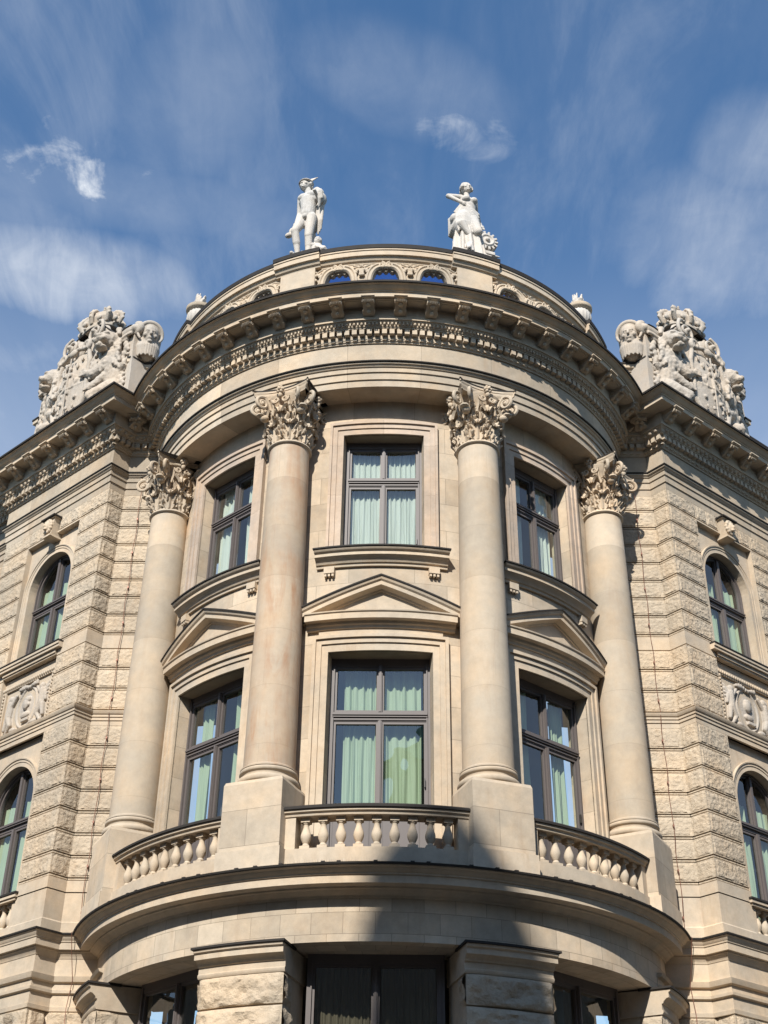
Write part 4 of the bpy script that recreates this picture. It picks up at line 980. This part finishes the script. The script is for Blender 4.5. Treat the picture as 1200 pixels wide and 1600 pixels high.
# ================================================================== SCULPTURE
def rotz(v, a): return (v[0]*math.cos(a)-v[1]*math.sin(a), v[0]*math.sin(a)+v[1]*math.cos(a), v[2])
def face(mb, c, r, yaw=0., pitch=0., hair=True):
    """small carved head: skull, jaw, brow, nose, lips, chin, ears"""
    M = Matrix.Translation(c) @ Matrix.Rotation(yaw, 4, 'Z') @ Matrix.Rotation(pitch, 4, 'X'); h = MB()
    h.ell((0, .08*r, .12*r), (.80*r, .95*r, .92*r), None, 16, 10); h.ell((0, -.22*r, -.32*r), (.60*r, .62*r, .68*r), None, 14, 9)
    h.ell((0, -.78*r, .18*r), (.52*r, .14*r, .08*r)); h.capsule((0, -.84*r, .14*r), (0, -1.02*r, -.20*r), .09*r, .14*r, 8)
    h.ell((0, -.82*r, -.46*r), (.24*r, .12*r, .06*r)); h.ell((0, -.80*r, -.56*r), (.20*r, .12*r, .06*r)); h.ell((0, -.70*r, -.80*r), (.24*r, .2*r, .16*r))
    for s in (-1, 1):
        h.ell((s*.42*r, -.58*r, -.22*r), (.24*r, .24*r, .22*r)); h.ell((s*.30*r, -.74*r, .02*r), (.14*r, .10*r, .08*r)); h.ell((s*.80*r, .02*r, -.05*r), (.08*r, .2*r, .24*r))
    mb.append(h, M); return M
def male_statue():
    t = thing('statue', 'white statue of a nude youth in a winged cap with a cloak over one arm', 'statue', M=facing(-20.9, 5.22, 20.69))
    Mw = WORLD[t.name]
    mb = MB()
    mb.box((0, 0, .05), (.80, .62, .12))
    # torso, slight sway of the hips
    mb.ell((.03, -.02, 2.02), (.235, .16, .22), None, 16, 10); mb.ell((-.07, -.10, 2.08), (.13, .09, .10)); mb.ell((.13, -.10, 2.10), (.13, .09, .10))
    mb.capsule((.03, 0, 1.98), (.04, -.01, 1.62), .20, .172, 16); mb.capsule((.04, -.02, 1.66), (.03, -.02, 1.50), .17, .175, 16); mb.ell((.03, .0, 1.47), (.215, .165, .16), None, 14, 9)
    mb.ell((.02, -.145, 1.70), (.09, .05, .17)); mb.ell((.03, -.17, 1.36), (.055, .055, .065)); mb.ell((-.07, .10, 1.42), (.13, .12, .14)); mb.ell((.14, .10, 1.42), (.13, .12, .14))
    mb.capsule((.03, .01, 2.2), (-.01, -.03, 2.40), .095, .078, 12)
    mb.capsule((-.16, 0, 2.17), (.21, 0, 2.20), .10, .105, 12)
    # right leg forward and bent, left leg bearing
    mb.capsule((-.07, -.03, 1.42), (-.15, -.24, .88), .142, .095, 14); mb.capsule((-.15, -.24, .88), (-.13, -.16, .56), .092, .088, 12); mb.capsule((-.135, -.16, .60), (-.12, -.08, .20), .086, .05, 12); mb.capsule((-.12, -.09, .17), (-.16, -.32, .13), .055, .045)
    mb.capsule((.13, -.01, 1.40), (.11, -.06, .82), .145, .098, 14); mb.capsule((.11, -.06, .82), (.10, .0, .54), .092, .09, 12); mb.capsule((.10, .0, .58), (.08, .01, .20), .088, .052, 12); mb.capsule((.08, .0, .17), (.07, -.24, .13), .055, .045)
    mb.ell((-.155, -.27, .86), (.075, .06, .085)); mb.ell((.11, -.10, .80), (.072, .06, .08))
    # right arm hanging behind the thigh, hand on a purse
    mb.capsule((-.19, .02, 2.14), (-.24, .10, 1.78), .085, .065); mb.capsule((-.24, .10, 1.78), (-.26, .0, 1.40), .062, .042); mb.ell((-.27, -.03, 1.30), (.045, .055, .075))
    for k in range(4): mb.capsule((-.29+.018*k, -.06, 1.29), (-.285+.018*k, -.09, 1.20-.008*(k % 2)), .014, .011, 6)
    mb.capsule((-.25, -.07, 1.32), (-.235, -.10, 1.25), .015, .012, 6)
    # left arm: upper arm down under the cloak, forearm brought forward
    mb.capsule((.24, .0, 2.17), (.33, .10, 1.85), .085, .066); mb.capsule((.33, .10, 1.85), (.30, -.18, 1.98), .06, .042); mb.ell((.295, -.24, 2.00), (.045, .06, .05))
    for k in range(4): mb.capsule((.265+.02*k, -.27, 2.02), (.265+.018*k, -.31, 1.975), .014, .011, 6)
    mb.capsule((.255, -.23, 2.03), (.25, -.275, 2.05), .015, .012, 6)
    body = put('body', with_mat(sculpt(mb, .012, 3, name='body'), 'white_stone'), t, Mw)
    hd = MB(); M = face(hd, (-.04, -.05, 2.50), .16, R_(-14), R_(-4))
    for k in range(22):
        a = R_(-25+230*k/21); hd.ell(tuple(M @ Vector((.140*math.cos(a), .0+.15*max(0, math.sin(a)), .03+.035*math.sin(k*2.3)-.05*(k % 2)*(math.sin(a) > .3)))), (.036, .04, .042), None, 7, 5)
    put('head', with_mat(sculpt(hd, .010, 1, name='head'), 'white_stone'), t, Mw)
    cp = MB()
    cp.append(revolved([(.185, .05), (.175, .075), (.145, .09), (.13, .13), (.09, .175), (.0, .195)], 20), M)
    for s in (-1, 1):
        w = MB()
        for k in range(4): w.capsule((s*.12, .02, .10+.02*k), (s*(.24-.02*k+.03*(k == 0)), .07+.02*k, .20+.035*k), .026, .012, 7)
        cp.append(w, M)
    put('winged_cap', with_mat(sculpt(cp, .010, 1, name='winged_cap'), 'white_stone'), t, Mw)
    ck = MB()
    ck.capsule((-.05, .07, 2.27), (.24, -.02, 2.27), .06, .085); ck.ell((.29, .02, 2.18), (.11, .13, .14)); ck.ell((.37, .02, 1.97), (.10, .14, .17))
    for k in range(6):
        x = .20+.032*k; ck.tube([(x, .12-.05*(k % 2), 2.10), (x+.01*math.sin(k), .14-.06*(k % 2), 1.75), (x-.03, .15-.05*(k % 2), 1.38), (x-.06, .17, 1.02+.07*(k % 3))], [.045, .048, .042, .022], 8)
    for k in range(4): ck.tube([(.33+.03*k, -.14, 2.02), (.36+.02*k, -.12, 1.85), (.33+.02*k, -.06, 1.64+.05*k)], [.035, .04, .015], 7)
    put('cloak', with_mat(sculpt(ck, .014, 2, name='cloak'), 'white_stone'), t, Mw)
    sp = MB(); sp.capsule((.06, .20, .1), (.08, .18, 1.1), .12, .08); sp.ell((.32, .0, .36), (.17, .16, .13)); sp.ell((.36, -.06, .55), (.10, .10, .12)); sp.ell((.46, -.02, .25), (.12, .14, .10)); sp.capsule((.26, -.10, .42), (.50, -.12, .22), .06, .05); sp.ell((.20, .10, .25), (.2, .18, .2))
    put('bale', with_mat(sculpt(sp, .018, 2, .07, .10, name='bale'), 'white_stone'), t, Mw)
    pu = MB(); pu.ell((-.30, -.08, 1.05), (.085, .075, .13)); pu.ell((-.36, -.12, .93), (.10, .07, .07)); pu.capsule((-.27, -.06, 1.22), (-.29, -.07, 1.12), .035, .05)
    put('purse', with_mat(sculpt(pu, .012, 2, name='purse'), 'white_stone'), t, Mw)
def revolved(prof, n): m = MB(); m.revolve(prof, n); return m
def female_statue():
    t = thing('statue', 'white statue of a draped woman with raised elbow beside a toothed wheel', 'statue', M=facing(20.6, 5.22, 20.69))
    Mw = WORLD[t.name]; mb = MB(); mb.box((0, 0, .05), (.86, .64, .12))
    # skirt: folded cone
    P = []; n = 64
    for (z, rx, ry, cx, amp) in ((.08, .40, .31, .02, .085), (.35, .37, .29, .02, .08), (.7, .33, .27, .01, .06), (1.0, .30, .25, .0, .035), (1.25, .275, .22, -.01, .015), (1.45, .23, .185, .0, .008), (1.62, .185, .15, .01, .005), (1.8, .195, .155, .02, 0), (2.0, .20, .13, .02, 0), (2.08, .12, .08, .01, 0)):
        P.append([(cx+(rx+amp*(.6*math.cos(11*a+z*1.4)+.4*math.cos(7*a+1)))*math.cos(a), (ry+amp*.8*math.cos(11*a+z*1.4))*math.sin(a), z) for a in np.linspace(0, 2*math.pi, n, endpoint=False)])
    mb.grid(P, None, False, True); mb.add(P[0], [tuple(range(n))[::-1]]); mb.add(P[-1], [tuple(range(n))])
    mb.ell((-.07, -.12, 1.93), (.10, .10, .09)); mb.ell((.12, -.12, 1.92), (.10, .10, .09)); mb.capsule((-.14, .0, 2.04), (.18, .0, 2.01), .085, .085)
    mb.capsule((.01, .0, 2.03), (-.01, -.02, 2.20), .075, .068)
    # right arm raised sideways, forearm back to the waist
    mb.capsule((-.17, .0, 2.05), (-.47, -.02, 1.97), .078, .062); mb.capsule((-.47, -.02, 1.97), (-.21, -.22, 1.66), .058, .042); mb.ell((-.17, -.24, 1.62), (.05, .05, .06))
    for k in range(4): mb.capsule((-.16+.012*k, -.26, 1.64-.022*k), (-.10+.012*k, -.25, 1.605-.024*k), .014, .011, 6)
    mb.capsule((-.19, -.25, 1.60), (-.15, -.265, 1.55), .015, .012, 6)
    mb.capsule((.20, .0, 2.02), (.28, .14, 1.72), .078, .06); mb.capsule((.28, .14, 1.72), (.36, .05, 1.36), .056, .042); mb.ell((.38, .02, 1.28), (.045, .055, .06))
    for k in range(4): mb.capsule((.36+.018*k, .0, 1.26), (.37+.018*k, -.03, 1.19), .014, .011, 6)
    mb.capsule((.34, .0, 1.29), (.335, -.04, 1.24), .015, .012, 6)
    mb.capsule((-.10, -.27, .30), (-.14, -.36, .13), .07, .05); mb.capsule((.05, -.20, 1.2), (.12, -.30, .75), .13, .11)
    put('body', with_mat(sculpt(mb, .015, 2, name='body'), 'white_stone'), t, Mw)
    hd = MB(); M = face(hd, (-.02, -.04, 2.355), .145, R_(8), R_(-4)); hd.append(revolved([(.145, -.02), (.15, .05), (.125, .12), (.07, .16), (0, .17)], 18), M @ Matrix.Translation((0, .025, 0))); hd.ell(tuple(M @ Vector((0, .17, .05))), (.08, .08, .08))
    for k in range(14): a = R_(-10+200*k/13); hd.ell(tuple(M @ Vector((.135*math.cos(a), -.03, .0+.13*math.sin(a)))), (.034, .05, .034), None, 7, 5)
    put('head', with_mat(sculpt(hd, .010, 1, name='head'), 'white_stone'), t, Mw)
    dr = MB()      # mantle wrapped round the hips and swung out to the side
    for k in range(8):
        u = k/7; dr.tube([(-.20-.022*k, -.20+.02*k, 1.72-.035*k), (-.05+.02*k, -.29, 1.50-.075*k), (.16, -.27+.01*k, 1.34-.085*k), (.27, -.10, 1.28-.095*k)], [.022, .034, .034, .025], 8)
    for k in range(8):
        a = k/7; dr.tube([(-.16-.012*k, -.16+.035*k, 1.70-.02*k), (-.26-.018*k, -.14+.04*k, 1.40), (-.34-.01*k+.05*a*a, -.16+.05*k, 1.06-.02*k), (-.30+.02*k, -.20+.06*k, .74+.02*k)], [.03, .04, .045, .022], 8)
    dr.ell((-.12, -.17, 1.12), (.24, .12, .36)); dr.capsule((-.24, -.22, .95), (-.08, -.26, .66), .12, .05); dr.ell((-.36, -.05, 1.25), (.09, .13, .12))
    put('mantle', with_mat(sculpt(dr, .014, 1, name='mantle'), 'white_stone'), t, Mw)
    gw = MB()
    gp = []
    for k in range(14):
        for (q, r) in ((-.30, .20), (-.22, .275), (.22, .275), (.30, .20)): a = 2*math.pi*(k+q)/14; gp.append((.44+r*math.cos(a), .82+r*math.sin(a)))
    gw.extrude(gp, -.09, .09); gw.ell((.44, -.10, .82), (.06, .06, .06)); gw.tube([(.44+.15*math.cos(a), -.09, .82+.15*math.sin(a)) for a in np.linspace(0, 6.283, 25)], .03, 6, False)
    put('toothed_wheel', with_mat(sculpt(gw, .011, 0, name='toothed_wheel'), 'white_stone'), t, Mw)
    an = MB(); an.box((.40, -.04, .38), (.40, .22, .10)); an.capsule((.55, -.04, .39), (.74, -.06, .41), .06, .015); an.box((.38, -.04, .25), (.18, .18, .22), 0, .7); an.box((.38, -.02, .14), (.32, .26, .10)); an.ell((.30, -.15, .18), (.14, .1, .08))
    put('anvil', with_mat(sculpt(an, .016, 1, name='anvil'), 'white_stone'), t, Mw)
male_statue(); female_statue()

# --- urns on the outer parapet pedestals
urn = MB()
UPROF = [(.20, 0), (.20, .06), (.14, .10), (.09, .17), (.085, .24), (.13, .28), (.22, .36), (.275, .48), (.285, .60), (.27, .70), (.235, .76)]
urn.revolve(UPROF, 40, (0, 0, 0), 0, 360, 20, .035); urn_me = urn.mesh('body', 'white_stone', 50)
rim = MB(); rim.revolve([(.235, .75), (.25, .77), (.31, .80), (.325, .83), (.325, .90), (.30, .92), (.22, .93), (.15, .97), (.10, .99)], 36); rim_me = rim.mesh('rim', 'sandstone', 50)
fl = MB(); rr = random.Random(4); fl.ell((0, 0, 1.06), (.11, .11, .13))
for k in range(26):
    a = k*2.4; h = rr.uniform(.0, .26); fl.capsule((.09*math.cos(a), .09*math.sin(a), 1.02+h*.6), (.15*math.cos(a+.3)*(1-h), .15*math.sin(a+.3)*(1-h), 1.12+h), .045, .018, 7)
fl_me = with_mat(sculpt(fl, .013, 1, name='flower_finial'), 'white_stone')
for a, s in ((-62.6, 'left'), (62.6, 'right')):
    M = facing(a, 5.2, 20.69); u = thing('urn', f'white fluted urn with flower finial on the {s} end of the round parapet', 'urn', M=M)
    put('body', urn_me, u, M); put('rim', rim_me, u, M); put('flower_finial', fl_me, u, M)

# --- coats of arms on the wing parapets
def lion(mb, hx, hz, s, yaw, seed, front=-.30):
    """rearing lion: s = side of the shield it stands on, head turned outwards by yaw"""
    rr = random.Random(seed); y = front
    mb.capsule((hx+.05*s, y+.05, hz-.45), (hx+.16*s, y+.12, hz-1.35), .34, .30, 16); mb.ell((hx+.14*s, y+.05, hz-1.45), (.36, .30, .36)); mb.ell((hx+.0*s, y-.08, hz-.62), (.28, .24, .34))
    mb.capsule((hx-.05*s, y-.12, hz-.62), (hx-.32*s, y-.26, hz-.86), .19, .13); mb.capsule((hx-.32*s, y-.26, hz-.86), (hx-.60*s, y-.30, hz-.72), .13, .11)        # fore leg reaching to the shield
    for k in range(4): mb.capsule((hx-.62*s, y-.36, hz-.76+.05*k), (hx-.73*s, y-.40, hz-.79+.055*k), .042, .03, 8)
    mb.capsule((hx-.02*s, y-.12, hz-1.06), (hx-.34*s, y-.28, hz-1.30), .17, .11); 
    for k in range(4): mb.capsule((hx-.36*s, y-.33, hz-1.32+.05*k), (hx-.47*s, y-.38, hz-1.36+.055*k), .042, .03, 8)
    mb.capsule((hx+.16*s, y-.05, hz-1.45), (hx-.12*s, y-.38, hz-1.72), .24, .15); mb.capsule((hx-.12*s, y-.38, hz-1.72), (hx+.10*s, y-.26, hz-2.12), .14, .085); mb.capsule((hx+.10*s, y-.26, hz-2.12), (hx-.14*s, y-.42, hz-2.25), .09, .07)
    mb.tube([(hx+.34*s, y+.1, hz-1.6), (hx+.5*s, y+.05, hz-1.35), (hx+.38*s, y, hz-1.05), (hx+.52*s, y-.02, hz-.82)], [.06, .055, .05, .09], 8)
    M = Matrix.Translation((hx, y-.22, hz)) @ Matrix.Rotation(yaw, 4, 'Z'); h = MB(); M = M @ Matrix.Scale(1.22, 4)
    h.ell((0, 0, .02), (.24, .24, .24), None, 14, 9); h.ell((0, -.17, -.05), (.16, .15, .12)); h.ell((0, -.29, -.01), (.09, .05, .05)); h.ell((0, -.15, -.25), (.13, .13, .055)); h.ell((0, -.25, -.22), (.09, .05, .05))
    for q in (-1, 1): h.ell((q*.085, -.23, -.09), (.085, .08, .065)); h.ell((q*.10, -.19, .085), (.075, .05, .035)); h.ell((q*.20, .04, .17), (.07, .05, .08))
    for k in range(44):
        a = k*2.399; u = k/44; rad = .25+.10*u; z = .24-.95*u; x = math.cos(a)*rad*(1 if u < .5 else 1.05); yy = .06+abs(math.sin(a))*.12-.16*(u > .35)*abs(math.sin(a))
        if abs(x) < .16 and z > -.28 and yy < .05: continue
        h.capsule((x*.85, yy, z+.06), (x*1.12, yy-.04+.03*rr.uniform(-1, 1), z-.10), .078, .035, 7)
    mb.append(h, M)
def wave_edge(n=40):
    """upper outline of the backing slab, right half, from the crown down to the shoulder"""
    pts = [(0, 22.50), (.45, 22.42), (.75, 22.20), (1.05, 21.85), (1.30, 21.62), (1.55, 21.55), (1.80, 21.62), (1.92, 21.52)]
    X = [p[0] for p in pts]; Z = [p[1] for p in pts]; xs = np.linspace(0, 1.92, n); k = np.interp(xs, X, Z); k2 = np.convolve(np.pad(k, 3, 'edge'), np.ones(7)/7, 'valid'); return list(zip(xs, k2))
arms_cache = {}
def arms_parts():
    A = {}
    e = wave_edge(); top = [(-x, z) for x, z in e[::-1]][:-1]+e
    mb = MB(); poly = [(-1.98, 18.75), (1.98, 18.75), (1.98, 20.2), (1.92, 20.9)]+[(x, z) for x, z in top[::-1]]+[(-1.92, 20.9), (-1.98, 20.2)]; mb.extrude(poly, .0, .50); A['backing'] = mb.mesh('backing', 'pale_stone', 30)
    mb = MB(); mb.grid([[(x, y, z+dz) for x, z in top] for y, dz in ((-.14, -.02), (-.16, .015), (-.12, .035), (.56, .04), (.56, .0))]); A['flashing'] = mb.mesh('flashing', 'flashing', 30)
    # moulded scroll gable
    for s in (-1, 1):
        mb = MB(); ed = [(s*x, -.06, z-.10) for x, z in e[8:]]; mb.tube(ed, .085, 8); mb.tube([(x, y-.04, z-.12) for x, y, z in ed], .045, 7); mb.tube([(x, y-.05, z+.06) for x, y, z in ed], .04, 7)
        for k in range(26): x, z = e[10+k]; mb.box((s*x, -.05, z-.27), (.03, .10, .12))
        mb.tube([(s*.55, -.20, 22.46), (s*.72, -.22, 22.36)]+[(p[0], -.24, p[2]) for p in spiral((s*.50, 0, 22.08), .34, .05, 1.75, R_(45 if s > 0 else 135), 40, -s)], [.05, .055]+[.052-.018*i/40 for i in range(40)], 9); mb.ell((s*.50, -.28, 22.08), (.075, .10, .075)); mb.ell((s*.50, -.02, 22.08), (.34, .14, .34))
        mb.tube([(p[0], .05, p[2]) for p in spiral((s*1.93, 0, 21.52), .17, .04, 1.5, R_(100 if s > 0 else 80), 26, -s)], [.10-.05*i/26 for i in range(26)], 8); mb.ell((s*1.93, .05, 21.52), (.13, .2, .13))
        for k in range(10):       # husk garland hanging beside the lion
            z = 21.15-.15*k; mb.ell((s*(1.66+.05*math.sin(k*1.7)), -.03, z), (.085, .08, .10), None, 8, 5); mb.ell((s*(1.75+.04*math.sin(k)), -.02, z-.07), (.05, .05, .06), None, 7, 4)
        A[f'scroll{s}'] = sculpt(mb, .022, 1, name='scroll')
    mb = MB()                     # bulging shield with strapwork border
    P = []
    for i in range(21):
        v = i/20; z = 21.42-2.25*v; hw = .62*(1-.12*math.cos(v*6.28))*(1 if v < .6 else math.sqrt(max(.02, 1-((v-.6)/.42)**2)))
        P.append([(hw*u, -.30-.16*(1-u*u)*math.sin(math.pi*min(1, v*.9+.1)), z) for u in np.linspace(-1, 1, 15)])
    mb.grid(P); back = [[(p[0], -.02, p[2]) for p in r] for r in P]; mb.grid(back, None, True)
    for r0, r1, fl in ((P[0], back[0], True), (P[-1], back[-1], False)): mb.grid([r0, r1], None, fl)
    for j, fl in ((0, False), (-1, True)): mb.grid([[r[j] for r in P], [r[j] for r in back]], None, fl)
    for s in (-1, 1):
        mb.tube([(s*.55, -.36, 21.40), (s*.66, -.34, 21.0), (s*.62, -.32, 20.4), (s*.66, -.32, 19.9), (s*.45, -.36, 19.4), (0, -.40, 19.16)], [.06, .075, .07, .08, .07, .06], 8)
        mb.tube([(p[0], -.40, p[2]) for p in spiral((s*.46, 0, 21.55), .17, .03, 1.4, R_(-60 if s > 0 else 240), 22, s)], [.07-.03*i/22 for i in range(22)], 8)
    mb.tube([(-.5, -.36, 21.46), (-.2, -.42, 21.56), (.2, -.42, 21.56), (.5, -.36, 21.46)], .06, 8); mb.ell((0, -.44, 21.50), (.16, .08, .12))
    rr = random.Random(9)
    for k in range(52):           # charges in low relief on one half of the field
        u = rr.uniform(-.82, -.06) if k % 3 else rr.uniform(.1, .8); v = rr.uniform(.08, .86); mb.ell((.55*u, -.33-.15*(1-u*u), 21.40-2.1*v), (rr.uniform(.03, .07), .03, rr.uniform(.03, .09)), None, 7, 5)
    mb.tube([(.02, -.485, 21.3), (.02, -.50, 20.3), (.02, -.47, 19.4)], .025, 6); mb.tube([(-.5, -.37, 20.35), (0, -.5, 20.30), (.5, -.37, 20.35)], .025, 6)
    A['shield'] = sculpt(mb, .018, 1, .012, .05, name='shield')
    mb = MB(); mb.revolve([(.60, 22.48), (.63, 22.50), (.63, 22.66), (.60, 22.68), (.56, 22.68)], 36); mb.revolve([(.5, 22.5), (.58, 22.7), (.66, 22.95), (.60, 23.2), (.38, 23.38), (.10, 23.42), (.01, 23.42)], 32)
    for k in range(8):
        a = k*math.pi/4+.2; ca, sa = math.cos(a), math.sin(a)
        mb.tube([(r*ca, r*sa, z) for r, z in ((.62, 22.66), (.74, 22.90), (.74, 23.12), (.56, 23.36), (.28, 23.46), (.06, 23.42))], [.075, .085, .09, .085, .07, .05], 8)
        for r, z in ((.80, 22.92), (.80, 23.10), (.68, 23.30), (.48, 23.46)): mb.ell((r*ca, r*sa, z), (.055, .055, .055), None, 7, 5)
        b = a+math.pi/8; mb.ell((.66*math.cos(b), .66*math.sin(b), 22.60), (.06, .06, .06), None, 7, 5); mb.ell((.70*math.cos(b), .70*math.sin(b), 22.80), (.09, .09, .12), None, 7, 5)
    A['crown'] = sculpt(mb, .02, 1, name='crown')
    mb = MB(); mb.ell((0, 0, 23.50), (.12, .12, .11), None, 14, 9); mb.tube([(.125*math.cos(a), .125*math.sin(a), 23.5) for a in np.linspace(0, 6.283, 20)], .016, 5, False); A['orb'] = mb.mesh('orb', 'steel_wire', 60)
    mb = MB(); mb.box((0, 0, 23.72), (.045, .04, .26)); mb.box((0, 0, 23.76), (.17, .04, .045))
    for x, z in ((0, 23.86), (-.085, 23.76), (.085, 23.76)): mb.ell((x, 0, z), (.035, .03, .035), None, 8, 5)
    A['cross'] = mb.mesh('cross', 'pale_stone', 40)
    mb = MB(); lion(mb, 1.22, 21.28, 1, R_(14), 1, -.06); A['lion1'] = sculpt(mb, .018, 1, .035, .09, name='lion')
    mb = MB(); lion(mb, -1.0, 21.26, -1, R_(-30), 2, -.04); A['lion-1'] = sculpt(mb, .018, 1, .035, .09, name='lion')
    # helmeted head at the inner end
    mb = MB(); h = MB(); M = face(h, (0, -.02, 21.46), .33, 0, R_(8)); mb.append(h)
    mb.ell((0, .10, 21.60), (.35, .36, .38), None, 18, 10); mb.tube([(.36*math.cos(a), -.10-.10*abs(math.sin(a)), 21.46+.36*math.sin(a)) for a in np.linspace(-.7, math.pi+.7, 22)], [.035+.035*math.sin(math.pi*i/21) for i in range(22)], 8)
    mb.capsule((0, .05, 21.3), (0, .10, 20.95), .19, .29); mb.capsule((.2, .25, 21.5), (.15, .3, 20.9), .2, .2); mb.capsule((-.2, .25, 21.5), (-.15, .3, 20.9), .2, .2)
    for k in range(27):
        a = R_(-160+320*k/26-90); c_, s_ = math.cos(a), math.sin(a); mb.tube([(.27*c_, .04+.16*s_, 21.34), (.33*c_, .06+.25*s_, 21.05), (.29*c_, .08+.25*s_, 20.70+.04*(k % 2))], [.03, .042, .028], 7)
    A['helmeted_head'] = sculpt(mb, .018, 1, name='helmeted_head')
    for k, m in A.items():
        if k not in ('flashing', 'orb', 'backing', 'cross'): with_mat(m, 'pale_stone')
    return A
ARM = arms_parts()
def place_arms(s):
    side = 'left' if s < 0 else 'right'
    F = onwing(1.95, .06, 0)
    if s > 0: F = mirM(F, s)
    t = thing('coat_of_arms', f'carved pale stone coat of arms with crown, lions and shield above the {side} wing', 'coat of arms', M=F @ Matrix.Translation((0, 0, 18.75)))
    X = Matrix.Scale(-1, 4, (1, 0, 0)) if s > 0 else Matrix.Identity(4)      # the right one mirrors the left one
    def p_(name, k, par=t, M=None): return put(name, ARM[k], par, F @ X @ (M or Matrix.Identity(4)))
    b = p_('backing', 'backing'); p_('flashing', 'flashing', b); p_('scroll', 'scroll1'); p_('scroll', 'scroll-1'); p_('shield', 'shield')
    CM = Matrix.Translation((.0, .22, 22.50)) @ Matrix.Diagonal((1, .62, .68, 1)) @ Matrix.Translation((0, 0, -22.48)); c = p_('crown', 'crown', t, CM); CM = Matrix.Translation((.0, .22, -.34)); p_('orb', 'orb', c, CM); p_('cross', 'cross', c, CM)
    p_('lion', 'lion1'); p_('lion', 'lion-1')
    p_('helmeted_head', 'helmeted_head', t, Matrix.Translation((2.06, .34, 20.70)) @ Matrix.Rotation(R_(62), 4, 'Z') @ Matrix.Diagonal((.84, .84, .92, 1)) @ Matrix.Translation((0, 0, -20.70)))
place_arms(-1); place_arms(1)

# ================================================================== OPPOSITE SIDE OF THE STREET (behind the viewer: shades and is mirrored in the panes)
def opposite():
    t = thing('opposite_building', 'rendered building across the street with a green copper roof and a pointed turret', 'building', (0, -46, -1.6))
    mb = MB(); mb.box((-31, -52, 9.5), (62, 16, 22.2)); mb.box((22, -52, 12), (44, 16, 27.2)); part('wall', mb, 'facade_render', t)
    mb = MB()
    def roof(x0, x1, y0, y1, z, h, ins): mb.add([(x0, y0, z), (x1, y0, z), (x1, y1, z), (x0, y1, z), (x0+ins, y0+ins, z+h), (x1-ins, y0+ins, z+h), (x1-ins, y1-ins, z+h), (x0+ins, y1-ins, z+h)], [(0, 1, 5, 4), (1, 2, 6, 5), (2, 3, 7, 6), (3, 0, 4, 7), (4, 5, 6, 7)])
    roof(-62, 0, -60, -43.6, 20.6, 3.2, 3); roof(-.4, 44.4, -60.4, -43.6, 25.6, 5, 4); part('roof', mb, 'copper_roof', t)
    tw = MB(); tw.revolve([(1.5, 18), (1.5, 37.6), (1.55, 37.7), (1.55, 37.9)], 28, (-8.75, -45.6, 0)); tu = part('turret', tw, 'facade_render', t)
    tw = MB(); tw.revolve([(1.52, 37.9), (1.42, 38.5), (1.15, 39.2), (.75, 39.8), (.35, 40.3), (.0, 40.7)], 28, (-8.75, -45.6, 0)); part('roof', tw, 'copper_roof', tu)
    wm = MB(); wm.box((0, 0, 0), (1.3, .12, 2.2)); wme = wm.mesh('window', 'window_dark')
    for i in range(14):
        for j in range(4): put('window', wme, t, Matrix.Translation((-58+4.1*i if i < 14 else 0, -43.98, 2.5+4.6*j)))
    for i in range(10):
        for j in range(5): put('window', wme, t, Matrix.Translation((3+4.2*i, -43.98, 2.5+4.7*j)))
opposite()
for s, w in ((-1, 'left'), (1, 'right')):
    t = thing('side_building', f'rendered building with a copper roof across the side street facing the {w} wing', 'building', (s*29, 0, -1.6))
    ca = math.atan2(.656, -.755); mb = MB(); c = W0+DA*17-NI*19-NI*7
    mb.box((c.x, c.y, 7), (30, 14, 17.2), ca); b_ = mir(mb, s); part('wall', b_, 'facade_render', t)
    mb = MB(); mb.box((c.x, c.y, 16.6), (31, 15, 2), ca, .84); part('roof', mir(mb, s), 'copper_roof', t)
#REST
